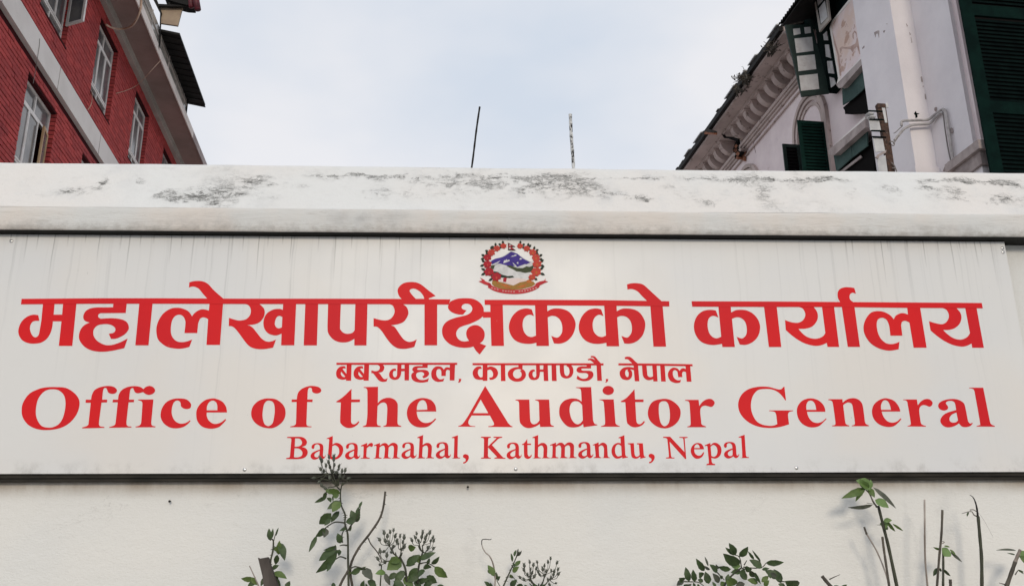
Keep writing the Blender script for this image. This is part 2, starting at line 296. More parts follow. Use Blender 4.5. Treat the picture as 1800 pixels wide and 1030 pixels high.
# ------------------------------------------------------------------ mesh helpers
def link(me, name, m, parent=None):
    for mm in (m if isinstance(m, (list, tuple)) else [m]): me.materials.append(M[mm] if isinstance(mm, str) else mm)
    o = bpy.data.objects.new(name, me); COL.objects.link(o)
    if parent is not None: o.parent = parent; o.matrix_parent_inverse = Matrix.Identity(4); o.location = -parent_loc(parent)
    return o
def parent_loc(p):
    v = Vector((0, 0, 0))
    while p is not None: v += p.location; p = p.parent
    return v
def empty(name, loc, label, cat, group=None):
    o = bpy.data.objects.new(name, None); o.empty_display_size = .1; o.location = loc; COL.objects.link(o)
    o['label'] = label; o['category'] = cat
    if group: o['group'] = group
    return o
def tag(o, label=None, cat=None, group=None, kind=None):
    for a, b in (('label', label), ('category', cat), ('group', group), ('kind', kind)):
        if b: o[a] = b
    return o
def mesh(name, V, Fc, m, parent=None, smooth=False):
    me = bpy.data.meshes.new(name); me.from_pydata([tuple(v) for v in V], [], Fc); me.update()
    if smooth:
        for p in me.polygons: p.use_smooth = True
    return link(me, name, m, parent)
class MB:
    def __init__(s): s.V = []; s.F = []
    def add(s, V, Fc):
        n = len(s.V); s.V += [Vector(v) for v in V]; s.F += [tuple(i+n for i in f) for f in Fc]; return s
    def hexa(s, c):                     # 8 corners: 0-3 bottom loop, 4-7 top loop
        return s.add(c, [(0, 3, 2, 1), (4, 5, 6, 7), (0, 1, 5, 4), (1, 2, 6, 5), (2, 3, 7, 6), (3, 0, 4, 7)])
    def box(s, x0, x1, y0, y1, z0, z1):
        return s.hexa([Vector(p) for p in ((x0, y0, z0), (x1, y0, z0), (x1, y1, z0), (x0, y1, z0), (x0, y0, z1), (x1, y0, z1), (x1, y1, z1), (x0, y1, z1))])
    def fbox(s, f, u0, u1, D0, D1, h0, h1):
        return s.hexa([f.P(u, D, h) for h in (h0, h1) for (u, D) in ((u0, D0), (u1, D0), (u1, D1), (u0, D1))])
    def tube(s, pts, rad, n=7, cap=True):
        pts = [Vector(p) for p in pts]; L = len(pts)
        if isinstance(rad, (int, float)): rad = [rad]*L
        base = len(s.V); a = None
        for i, p in enumerate(pts):
            d = (pts[min(i+1, L-1)] - pts[max(i-1, 0)]).normalized()
            if a is None: a = d.orthogonal().normalized()
            a = (a - d*a.dot(d)).normalized(); b2 = d.cross(a)
            for j in range(n):
                t = 2*math.pi*j/n; s.V.append(p + (a*math.cos(t) + b2*math.sin(t))*rad[i])
        for i in range(L-1):
            for j in range(n):
                k = (j+1) % n; s.F.append((base+i*n+j, base+i*n+k, base+(i+1)*n+k, base+(i+1)*n+j))
        if cap: s.F.append(tuple(base+j for j in range(n))[::-1]); s.F.append(tuple(base+(L-1)*n+j for j in range(n)))
        return s
    def prism(s, poly, off):            # closed outline + thickness vector
        n = len(poly); base = len(s.V); poly = [Vector(p) for p in poly]
        tris = tessellate_polygon([poly])
        s.V += poly + [p+off for p in poly]
        s.F += [tuple(base+i for i in t) for t in tris] + [tuple(base+n+i for i in t[::-1]) for t in tris]
        s.F += [(base+i, base+(i+1) % n, base+n+(i+1) % n, base+n+i) for i in range(n)]
        return s
    def build(s, name, m, parent=None, smooth=False): return mesh(name, s.V, s.F, m, parent, smooth)
def smooth_path(pts, k=6):
    P = [Vector(p) for p in pts]; out_ = []
    for i in range(len(P)-1):
        a, b, c, d = P[max(i-1, 0)], P[i], P[i+1], P[min(i+2, len(P)-1)]
        for j in range(k):
            t = j/k; out_.append(.5*((2*b) + (c-a)*t + (2*a-5*b+4*c-d)*t*t + (3*b-a-3*c+d)*t**3))
    out_.append(P[-1]); return out_
def outline(spec, ox, oy, s, xf=None, sub=4):
    """closed outline in photo pixels; '!' marks a corner, the rest is a smooth curve"""
    pts = []
    for tk in spec.split():
        c = tk[0] == '!'; x, y = tk.lstrip('!').split(',')
        pts.append((c, float(x), float(y)))
    n = len(pts); res = []
    anyc = any(p[0] for p in pts)
    for i in range(n):
        c1, x1, y1 = pts[i]; c2, x2, y2 = pts[(i+1) % n]
        if c1 and c2: res.append((x1, y1)); continue
        x0, y0 = (x1, y1) if c1 else pts[i-1][1:]
        x3, y3 = (x2, y2) if c2 else pts[(i+2) % n][1:]
        for j in range(sub):
            t = j/sub
            f = lambda a, b, c, d: .5*(2*b + (c-a)*t + (2*a-5*b+4*c-d)*t*t + (3*b-a-3*c+d)*t**3)
            res.append((f(x0, x1, x2, x3), f(y0, y1, y2, y3)))
    out_ = []
    for x, y in res:
        if xf: x, y = xf(x, y)
        p = (ox + x/s, oy + y/s)
        if not out_ or abs(p[0]-out_[-1][0]) + abs(p[1]-out_[-1][1]) > 1e-4: out_.append(p)
    return out_

# ------------------------------------------------------------------ ground
tag(mesh('pavement', [(-60, -9, 0), (60, -9, 0), (60, -0.75, 0), (-60, -0.75, 0)], [(0, 1, 2, 3)], 'pave'), kind='structure')
tag(mesh('road', [(-400, -400, -0.14), (400, -400, -0.14), (400, -9, -0.14), (-400, -9, -0.14)], [(0, 1, 2, 3)], 'asph'), kind='structure')
tag(MB().box(-60, 60, -9.15, -9.0, -0.3, 0.004).build('kerb', 'pave'), kind='structure')
tag(mesh('ground', [(-400, 0.28, 0.0), (400, 0.28, 0.0), (400, 900, 0.0), (-400, 900, 0.0)], [(0, 1, 2, 3)], 'tree_concrete'), kind='structure')
def soil_z(x, y): return 0.34 + 0.03*mnoise.noise(Vector((x*2, y*3, 0)))
V, Fc = [], []
nx = 90
for i in range(nx+1):
    for j in range(5):
        x = -6 + 12*i/nx; y = -0.74 + 0.735*j/4; V.append((x, y, soil_z(x, y)))
for i in range(nx):
    for j in range(4): a = i*5+j; Fc.append((a, a+5, a+6, a+1))
tag(mesh('planting_bed', V, Fc, 'soil', smooth=True), kind='structure')
tag(MB().box(-6, 6, -0.87, -0.745, 0, 0.42).build('planter_kerb', 'pave'), kind='structure')

# ------------------------------------------------------------------ boundary wall and its coping
wall = empty('boundary_wall', (0, 0.12, 0), 'long whitewashed plaster boundary wall that carries the big sign, its coping stained black with lichen', 'wall')
def wob(x, z, a): return a*(mnoise.noise(Vector((x*1.3, z*1.3, 0))) + .45*mnoise.noise(Vector((x*5.1, z*4.3, 3))))
def sheetgrid(prof, x0, x1, nx, amp, name, m, yamp=0.003):
    V, Fc = [], []; n = len(prof)
    for i in range(nx+1):
        x = x0 + (x1-x0)*i/nx
        for j, (y, z, a) in enumerate(prof):
            V.append((x, y - wob(x, z+j*.13, yamp*a), z + wob(x+7, j*.31, amp*a)))
    for i in range(nx):
        for j in range(n-1): q = i*n+j; Fc.append((q, q+n, q+n+1, q+1))
    return mesh(name, V, Fc, m, wall, True)
xs0, xs1 = -8, 9
pr = [(0, z, 1) for z in (0.0, .5, 1.0, 1.4, 1.8, 2.0, 2.2, 2.6, 3.0, 3.34)]
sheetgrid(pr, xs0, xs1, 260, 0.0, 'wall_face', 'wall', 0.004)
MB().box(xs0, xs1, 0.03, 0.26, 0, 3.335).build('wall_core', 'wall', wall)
# coping: underside, hand-trowelled upright face, rounded nose, steep weathered top
zb = lambda t: CAM.z + t*4.38
z0, z1 = zb(.4026), zb(.4302)
MB().box(xs0, xs1, -0.112, 0.02, z0-.0012, z0+.0008).build('underside_shade', 'black', wall)  # black sheet over the coping's underside, standing in for its shade
low = [(0.0, z0+.002, .2), (-0.06, z0+.001, .2), (-0.112, z0, .4), (-0.119, z0+.006, 1), (-0.12, z0+.03, 1), (-0.12, z0+.06, 1), (-0.12, z0+.09, 1), (-0.12, z1-.005, 1), (-0.1175, z1, 1)]
zt = CAM.z + .4842*4.56
top = [(-0.1175, z1, 1), (-0.113, z1+.006, 1)] + [(-0.109+.169*t, z1+.012+(zt-.016-z1-.012)*t, 1) for t in (.15, .3, .45, .6, .75, .9, .97)] + [(0.066, zt-.003, 1), (0.082, zt, .9), (0.16, zt+.002, .8), (0.30, zt, .6), (0.33, zt-.02, .4), (0.33, z0, .2), (0.26, z0, 0)]
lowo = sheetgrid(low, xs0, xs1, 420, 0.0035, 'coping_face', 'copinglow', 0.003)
topo = sheetgrid(top, xs0, xs1, 420, 0.0035, 'coping_top', 'coping', 0.003)

# ------------------------------------------------------------------ the sign
YS = -0.062
sign = empty('office_sign', (0.2, YS, 2.149), 'wide grey-white metal sign board with red lettering and emblem, fixed to the white wall', 'sign')
zl = lambda t: CAM.z + t*(YS-CAM.y)
SX0, SX1 = -2.47, onY(1765.5, 427, YS).x
STL, STR, SBL, SBR = zl(.3966), zl(.3960), zl(.1360), zl(.1338)
def sgz(x, a, b): return a + (b-a)*(x+2.3)/5.03
V, Fc = [], []
nx, nz = 40, 10
for i in range(nx+1):
    for j in range(nz+1):
        x = SX0 + (SX1-SX0)*i/nx; zt_, zb_ = sgz(x, STL, STR), sgz(x, SBL, SBR)
        V.append((x, YS, zb_ + (zt_-zb_)*j/nz))
for i in range(nx):
    for j in range(nz): a = i*(nz+1)+j; Fc.append((a, a+nz+1, a+nz+2, a+1))
n0 = len(V)
rim = [(SX0, sgz(SX0, SBL, SBR)), (SX1, sgz(SX1, SBL, SBR)), (SX1, sgz(SX1, STL, STR)), (SX0, sgz(SX0, STL, STR))]
for yy in (YS+.0003, YS+.014): V += [(x, yy, z) for x, z in rim]
for i in range(4): Fc.append((n0+i, n0+(i+1) % 4, n0+4+(i+1) % 4, n0+4+i))
mesh('sheet', V, Fc, 'sheet', sign)
def tilt_box(x0, x1, y0, y1, za, zb2, name, m, par):   # long rail that follows the slightly tilted lower edge
    c = [(x, y, sgz(x, SBL, SBR)+z) for z in (za, zb2) for (x, y) in ((x0, y0), (x1, y0), (x1, y1), (x0, y1))]
    return MB().hexa([Vector(p) for p in c]).build(name, m, par)
tilt_box(SX0, SX1-.01, YS+.016, YS+.030, -.016, .03, 'frame_rail', 'frame', sign)
tilt_box(SX0, SX1+.004, YS+.022, -0.004, -.031, -.0165, 'frame_rail', 'frame', sign)
tilt_box(SX0, SX1-.01, YS+.012, YS+.018, -.018, -.014, 'frame_lip', 'frame', sign)
MB().box(-7.5, 8.5, -0.108, -0.004, z0-.006, z0-.0015).build('frame_rail', 'frame', sign) if False else None

MB().box(SX1-.045, SX1-.012, YS+.016, -0.004, 2.16, 3.30).build('frame_post', 'frame', sign)
MB().box(SX0+.012, SX0+.045, YS+.016, -0.004, 2.16, 3.30).build('frame_post', 'frame', sign)
for j in range(4): MB().box(SX0+1.02*(j+1)-.016, SX0+1.02*(j+1)+.016, YS+.016, -0.004, 2.17, 3.30).build('frame_post', 'frame', sign)
def screw(px, py):
    p = onY(px, py, YS); b = MB(); n = 12
    for yy, r in ((0, .0085), (-.0022, .0082), (-.0035, .005), (-.0038, .0)):
        b.V += [Vector((p.x+math.cos(2*math.pi*i/n)*r, YS-.0004+yy, p.z+math.sin(2*math.pi*i/n)*r)) for i in range(n)]
    for j in range(3): b.F += [(j*n+i, j*n+(i+1) % n, (j+1)*n+(i+1) % n, (j+1)*n+i) for i in range(n)]
    b.build('screw', 'screw', sign, True)
for px, py in ((895, 420), (906.5, 824), (1762, 436.5), (1763, 443.5), (20, 424), (430, 825), (1400, 822)): screw(px, py)

_gi = [0]
def glyph(name, outer, holes, ox, oy, s, m='red', lift=None, xf=None, parent=None, sub=4):
    _gi[0] += 1
    y = YS - (lift if lift is not None else .0006 + (_gi[0] % 4)*.0003)
    loops = []
    for sp in [outer] + list(holes):
        loops.append([onY(px, py, y) for px, py in outline(sp, ox, oy, s, xf, sub)])
    flat = [[Vector((p.x, p.z, 0)) for p in L] for L in loops]
    tris = tessellate_polygon(flat)
    V = [p for L in loops for p in L]; n = len(V)
    Fc = []
    for t in tris:
        a, b, c = (V[i] for i in t); nrm = (b-a).cross(c-a)
        Fc.append(tuple(t) if nrm.y < 0 else tuple(t[::-1]))
    # the vinyl's own edge
    V2 = [Vector((p.x, YS-.0001, p.z)) for p in V]; k = 0
    for L in loops:
        for i in range(len(L)): j = (i+1) % len(L); Fc.append((k+i, k+j, n+k+j, n+k+i))
        k += len(L)
    return mesh(name, V+V2, Fc, m, parent or sign)
A, B, C, D, E, Fz, G = (0, 480), (280, 480), (540, 480), (760, 480), (960, 480), (1200, 480), (1460, 480)
W = [
 (A, "!455,300 !436,500 418,605 405,655 375,677 345,662 322,620 315,570 332,525 362,505 !415,502 !403,443 350,438 285,460 225,515 195,590 200,655 238,710 300,738 360,743 430,733 490,695 530,635 550,570 !557,508 !648,508 !620,767 !762,767 !808,300 !667,300 !655,438 !565,438 !577,300", []),
 (A, "!1197,300 !1192,360 1100,362 1020,362 950,373 900,405 878,455 892,500 !945,521 890,548 850,595 832,660 845,720 900,782 980,818 1080,828 1180,818 !1310,790 !1345,690 1260,732 1180,757 1110,757 1040,725 1000,685 983,640 990,590 1030,550 1100,537 1160,542 1205,567 1217,600 1198,628 !1147,640 !1170,692 1230,688 1310,648 1352,600 1357,560 1335,515 1280,487 1180,475 !1065,481 1038,465 1036,437 !1060,422 !1325,420 !1338,300", []),
 (A, "!1471,300 !1427,760 !1565,760 !1610,300", []),
 (B, "!531,300 !523,395 480,383 440,383 400,400 368,425 !345,455 310,405 250,375 190,365 120,375 50,418 0,485 -28,560 -30,630 -15,695 25,740 90,780 190,797 260,792 !317,778 !347,700 290,720 240,727 190,720 150,690 125,640 122,570 135,500 165,455 210,438 250,455 272,495 275,540 !265,632 !400,632 !410,530 430,482 460,467 490,472 !515,485 !497,757 !640,757 !674,300", []),
 (B, "!515,290 !503,265 460,218 420,168 380,146 345,142 !312,152 !317,97 370,85 430,83 480,95 520,120 560,165 605,208 !668,262 !690,290", []),
 (B, "!880,300 !885,324 930,332 957,360 966,400 955,445 920,483 870,498 820,497 !735,472 !733,557 770,562 810,595 860,660 920,740 970,782 1040,800 1110,800 !1200,785 !1230,700 1180,720 1130,720 1080,690 1030,630 990,580 955,555 !918,548 1000,540 1060,515 1100,465 1112,410 1098,365 !1056,326 !1056,300", []),
 (B, "!1307,300 !1303,388 1265,377 1200,385 1140,420 1108,470 1098,530 1110,588 1150,635 1210,655 1250,652 !1290,637 !1285,760 !1423,760 !1444,300", ["!1298,462 1268,450 1240,462 1222,500 1218,540 1235,572 1262,582 !1293,572"]),
 (B, "!1541,300 !1523,762 !1662,762 !1677,300", []),
 (C, "!221,300 218,420 214,580 226,640 270,695 330,725 400,730 450,718 !497,692 !497,762 !625,762 !636,300 !508,300 !500,600 478,628 430,640 385,630 355,600 346,560 !356,300", []),
 (C, "!860,300 !865,326 905,345 922,400 907,450 870,487 825,498 770,493 !700,475 !700,562 740,567 785,610 840,690 890,750 950,790 1020,798 1080,790 !1130,777 !1155,698 1110,720 1065,723 1020,700 980,650 940,590 915,562 !880,550 960,537 1020,510 1060,450 1067,410 1050,360 !1008,326 !1008,300", []),
 (C, "!1237,300 !1237,760 !1370,760 !1371,300", []),
 (C, "!1008,290 !992,268 968,240 953,190 965,150 1010,110 1070,95 1140,97 1200,120 1270,175 !1355,240 !1283,267 !1283,290", ["!1145,271 1105,228 1080,188 1098,168 1135,166 1185,192 1222,235 !1235,271"]),
 (D, "!190,300 225,283 280,268 370,265 440,275 500,310 537,360 !543,408 !612,408 !610,300 !741,300 !755,767 !623,767 !613,468 !535,470 !533,455 490,490 400,533 330,555 280,580 252,625 260,675 295,710 340,720 !387,713 362,670 358,620 380,577 420,553 465,548 510,567 545,610 552,660 535,710 !502,740 !568,765 !500,857 462,820 !432,773 400,782 330,787 250,775 180,745 125,690 103,630 110,565 150,512 220,478 300,457 370,438 408,410 422,375 405,338 370,323 330,328 309,352 317,378 !360,393 !325,437 270,435 210,415 175,385 165,350", []),
 (D, "!1082,300 !1093,658 1050,673 1005,662 968,620 952,555 960,490 990,450 1030,438 !1072,452 !1048,382 985,372 905,395 840,460 808,550 820,635 870,705 945,738 1030,745 !1097,733 !1098,767 !1230,767 !1217,465 1260,450 1310,460 1352,500 1370,560 1368,620 1345,662 1310,680 !1255,662 !1283,740 1350,742 1420,715 1480,650 1510,560 1500,490 1450,415 1380,380 1300,372 1250,382 !1213,402 !1210,300", []),
 (E, "!610,300 !632,658 590,673 545,662 505,620 490,555 500,490 530,450 565,438 !605,452 !580,382 520,372 440,392 375,460 345,550 358,635 410,705 480,738 560,745 !635,733 !638,770 !770,770 !749,465 790,450 845,460 887,500 905,560 902,620 880,660 850,680 !795,662 !825,740 890,742 960,715 1020,650 1045,560 1035,490 985,415 915,380 830,372 785,382 !745,402 !742,300", []),
 (E, "!1096,310 !1132,775 !1265,775 !1226,310", []),
 (E, "!1075,310 !1060,288 1010,240 970,197 925,173 890,168 !858,174 !853,120 900,108 960,107 1020,120 1070,160 1140,225 !1215,293 !1222,310", []),
 (Fz, "!374,320 !407,670 360,687 315,672 280,630 263,560 270,490 300,456 335,451 !378,468 !350,395 300,387 215,400 150,455 120,540 130,630 180,710 250,747 330,757 !415,745 !420,778 !550,778 !520,482 570,465 620,475 660,515 677,580 673,640 650,675 620,688 !570,672 !603,752 670,755 740,725 795,665 817,580 800,500 745,430 670,392 590,387 550,395 !512,415 !505,320", []),
 (Fz, "!855,320 !910,778 !1040,778 !988,320", []),
 (Fz, "!1212,330 !1222,358 1265,373 1292,420 1290,460 1265,500 1225,521 1180,523 1130,513 !1080,495 !1088,600 1150,655 1220,705 1300,745 1400,767 1470,757 !1520,735 !1528,778 !1650,778 !1594,330 !1466,330 !1505,630 1480,665 1430,688 1370,690 1310,670 1260,632 !1222,588 1300,585 1370,560 1415,505 1427,450 1413,400 !1382,358 !1375,330", []),
 (G, "!105,325 !100,302 78,260 76,205 100,167 150,150 200,150 !250,157 !268,217 235,207 207,222 200,258 212,285 !236,303 !243,325", []),
 (G, "!114,320 !182,777 !310,777 !247,320", []),
 (G, "!806,340 !818,437 770,422 735,425 700,440 682,457 !667,488 630,445 570,412 500,400 430,415 380,470 352,540 350,600 370,665 420,735 490,783 570,810 640,815 !718,802 !727,723 680,742 630,748 580,735 530,690 500,630 487,560 490,510 510,480 550,470 590,490 615,540 625,590 !632,658 !757,658 !744,550 755,513 790,502 !833,520 !877,785 !1013,785 !941,340", []),
 (G, "!1175,345 !1185,369 1225,390 1247,435 1245,475 1222,515 1185,537 1140,535 1090,523 !1038,507 !1055,605 1120,660 1200,715 1290,757 1380,775 1440,765 !1487,742 !1495,787 !1617,787 !1536,345 !1416,345 !1470,632 1445,670 1400,695 1350,700 1290,682 1235,645 !1187,600 1250,598 1310,580 1360,535 1380,475 1370,420 !1328,368 !1326,345", []),
]
for o_, a_, h_ in W: glyph('letter', a_, h_, o_[0], o_[1], 6)
BARS = ["!38,525.3 !175,524.2 !280,524.2 !430,525 !580,525 !690,525.3 !791.7,526.2 !789,535.2 !690,534.5 !580,534.4 !447,534.2 !280,533.7 !175,533.7 !36.7,534.7",
        "!851.7,527 !960,527 !1060,527.5 !1176.3,529.5 !1176.5,538.4 !1060,537.1 !960,536.6 !852.2,535.5",
        "!1215.8,529.5 !1366.7,530 !1576.7,531.5 !1725.8,532.5 !1727.5,541.7 !1593,540.9 !1483,539.5 !1366,539.4 !1217,538.8"]
for b_ in BARS: glyph('letter_bar', b_, [], 0, 0, 1, lift=.0019)
# second line, nine-fold enlargement
R9, S9, T9, U9 = (570, 610), (740, 610), (920, 610), (1060, 610)
W2 = [
 (R9, "!355,262 !350,422 !288,345 310,335 !340,340 !332,303 290,300 240,315 200,360 187,410 195,465 230,500 290,515 !345,508 !345,530 !425,530 !433,262", ["!268,388 262,425 285,462 310,472 !335,468"]),
 (R9, "!632,262 !627,422 !565,345 587,335 !617,340 !609,303 567,300 517,315 477,360 464,410 472,465 507,500 567,515 !622,508 !622,528 !702,528 !710,262", ["!545,388 539,425 562,462 587,472 !612,468"]),
 (R9, "!830,262 !835,277 865,290 880,320 865,360 830,378 790,378 !745,365 !745,410 770,412 800,445 840,500 880,535 930,548 !985,540 !1003,490 970,505 940,500 910,465 880,420 !855,403 910,392 940,360 950,320 942,295 !925,277 !925,262"),
 (R9, "!1158,262 !1150,450 1135,472 1110,475 1090,450 1085,410 1100,375 !1138,372 !1130,338 1085,343 1045,375 1027,420 1030,465 1060,500 1110,515 1165,505 1200,465 1215,420 !1218,380 !1270,378 !1270,523 !1340,523 !1343,262 !1270,262 !1270,340 !1220,340 !1222,262"),
 (R9, "!1555,262 !1553,298 1480,298 1420,310 1392,345 1400,375 !1420,390 1388,415 1375,455 1392,510 1440,545 1510,560 1580,558 !1640,545 !1655,488 1610,510 1550,520 1490,505 1455,460 1460,415 1500,395 1550,395 1578,415 1575,445 !1550,460 !1565,490 1610,478 1650,445 1657,405 1630,370 1570,357 1485,358 1470,342 !1490,330 !1635,328 !1638,262"),
 (S9, "!458,262 !455,325 430,318 400,318 375,335 !360,355 335,320 300,305 250,303 205,325 170,375 162,430 175,490 215,530 265,548 320,545 !355,538 !370,490 330,507 290,505 255,470 242,420 250,365 280,345 310,355 322,390 !322,455 !393,455 !393,400 402,368 425,358 !455,368 !455,525 !530,525 !540,262"),
 (S9, "!598,500 !637,500 635,525 615,555 !590,557 !588,545 600,535 !598,515"),
 (S9, "!978,268 !975,470 945,478 920,460 902,420 902,380 920,345 !962,340 !950,308 900,305 850,335 820,385 822,440 850,490 900,512 !980,515 !980,530 !1050,530 !1052,365 1090,352 1120,370 1140,410 1138,455 1115,478 !1078,480 !1090,515 1140,510 1190,480 1217,430 1215,380 1185,335 1130,308 1090,305 !1052,320 !1050,268"),
 (S9, "!1262,268 !1265,535 !1337,535 !1330,268"),
 (S9, "!1540,268 !1543,312 1480,320 1420,345 1380,390 1375,440 1400,495 1460,535 1530,545 1600,530 1650,480 1660,430 1645,380 !1605,345 !1610,268", ["!1590,358 !1565,376 1586,400 1592,440 1572,478 1530,495 1490,487 1460,450 1458,405 1480,368 1515,350 1550,346"]),
 (T9, "!200,268 !205,450 190,478 170,480 150,455 145,415 160,385 !185,382 !175,352 130,358 95,390 80,430 90,475 120,510 165,520 215,510 250,475 !264,388 !318,388 !325,533 !395,533 !385,268 !318,268 !315,352 !262,352 !258,268"),
 (T9, "!445,268 !452,533 !527,533 !518,268"),
 (T9, "!575,268 578,390 600,460 650,492 710,492 760,465 788,410 790,350 775,308 !752,284 !690,284 !680,302 710,315 728,360 728,410 710,445 680,455 655,430 645,380 !640,268"),
 (T9, "!1005,268 !1000,303 920,303 865,318 840,355 855,392 900,407 980,408 1020,425 1025,460 1000,490 950,500 900,485 !857,445 !840,497 880,520 950,537 1020,530 1080,495 1108,450 1100,400 1060,375 980,372 930,368 !915,345 !930,338 !1070,335 !1073,268"),
 (T9, "!1157,272 !1170,530 !1243,530 !1227,272"),
 (T9, "!1230,268 !1222,252 1180,205 1140,155 1110,140 1080,138 !1065,145 !1068,163 1095,162 1118,180 !1135,208 1100,185 1060,178 !1020,190 !1022,207 1050,203 1080,220 !1118,252 !1125,268"),
 (T9, "!1303,503 !1343,503 1340,530 1320,555 !1298,560 !1296,548 1310,538 !1303,518"),
 (U9, "!483,272 !487,325 440,315 380,313 320,328 275,370 263,410 275,465 310,505 370,520 420,510 455,470 463,420 455,380 !428,350 !488,362 !503,538 !575,538 !553,272", ["!383,370 402,390 407,430 400,465 382,472 360,450 350,410 358,370 375,355 !400,353"]),
 (U9, "!470,272 !458,252 430,225 395,193 !345,187 !345,158 385,150 430,155 470,185 510,225 !550,258 !556,272"),
 (U9, "!617,275 627,420 645,475 690,513 740,520 !795,505 !798,540 !863,540 !847,275 !778,275 !793,460 770,470 740,473 710,455 700,420 !687,275"),
 (U9, "!903,280 !920,543 !993,543 !975,280"),
 (U9, "!1303,285 !1310,345 1270,332 1240,340 !1212,375 1180,340 1140,325 1095,328 1050,365 1027,420 1035,480 1070,535 1130,562 1180,567 !1222,558 !1235,515 1195,525 1150,510 1115,470 1103,410 1115,372 1145,362 1175,385 1185,430 !1190,473 !1255,473 !1250,415 1270,385 !1312,392 !1325,545 !1400,545 !1378,285"),
]
for w_ in W2: glyph('letter', w_[1], w_[2] if len(w_) > 2 else [], w_[0][0], w_[0][1], 9, sub=3)
for b_ in ("!591.3,637.4 !803.7,637.4 !803.7,640.8 !591.3,640.8", "!830.6,638 !1060.9,638.4 !1060.9,641.8 !830.6,641.4", "!1087.2,638.4 !1150,638.8 !1217.4,640 !1217.4,643.3 !1150,642.3 !1087.2,641.8"):
    glyph('letter_bar', b_, [], 0, 0, 1, lift=.0019)
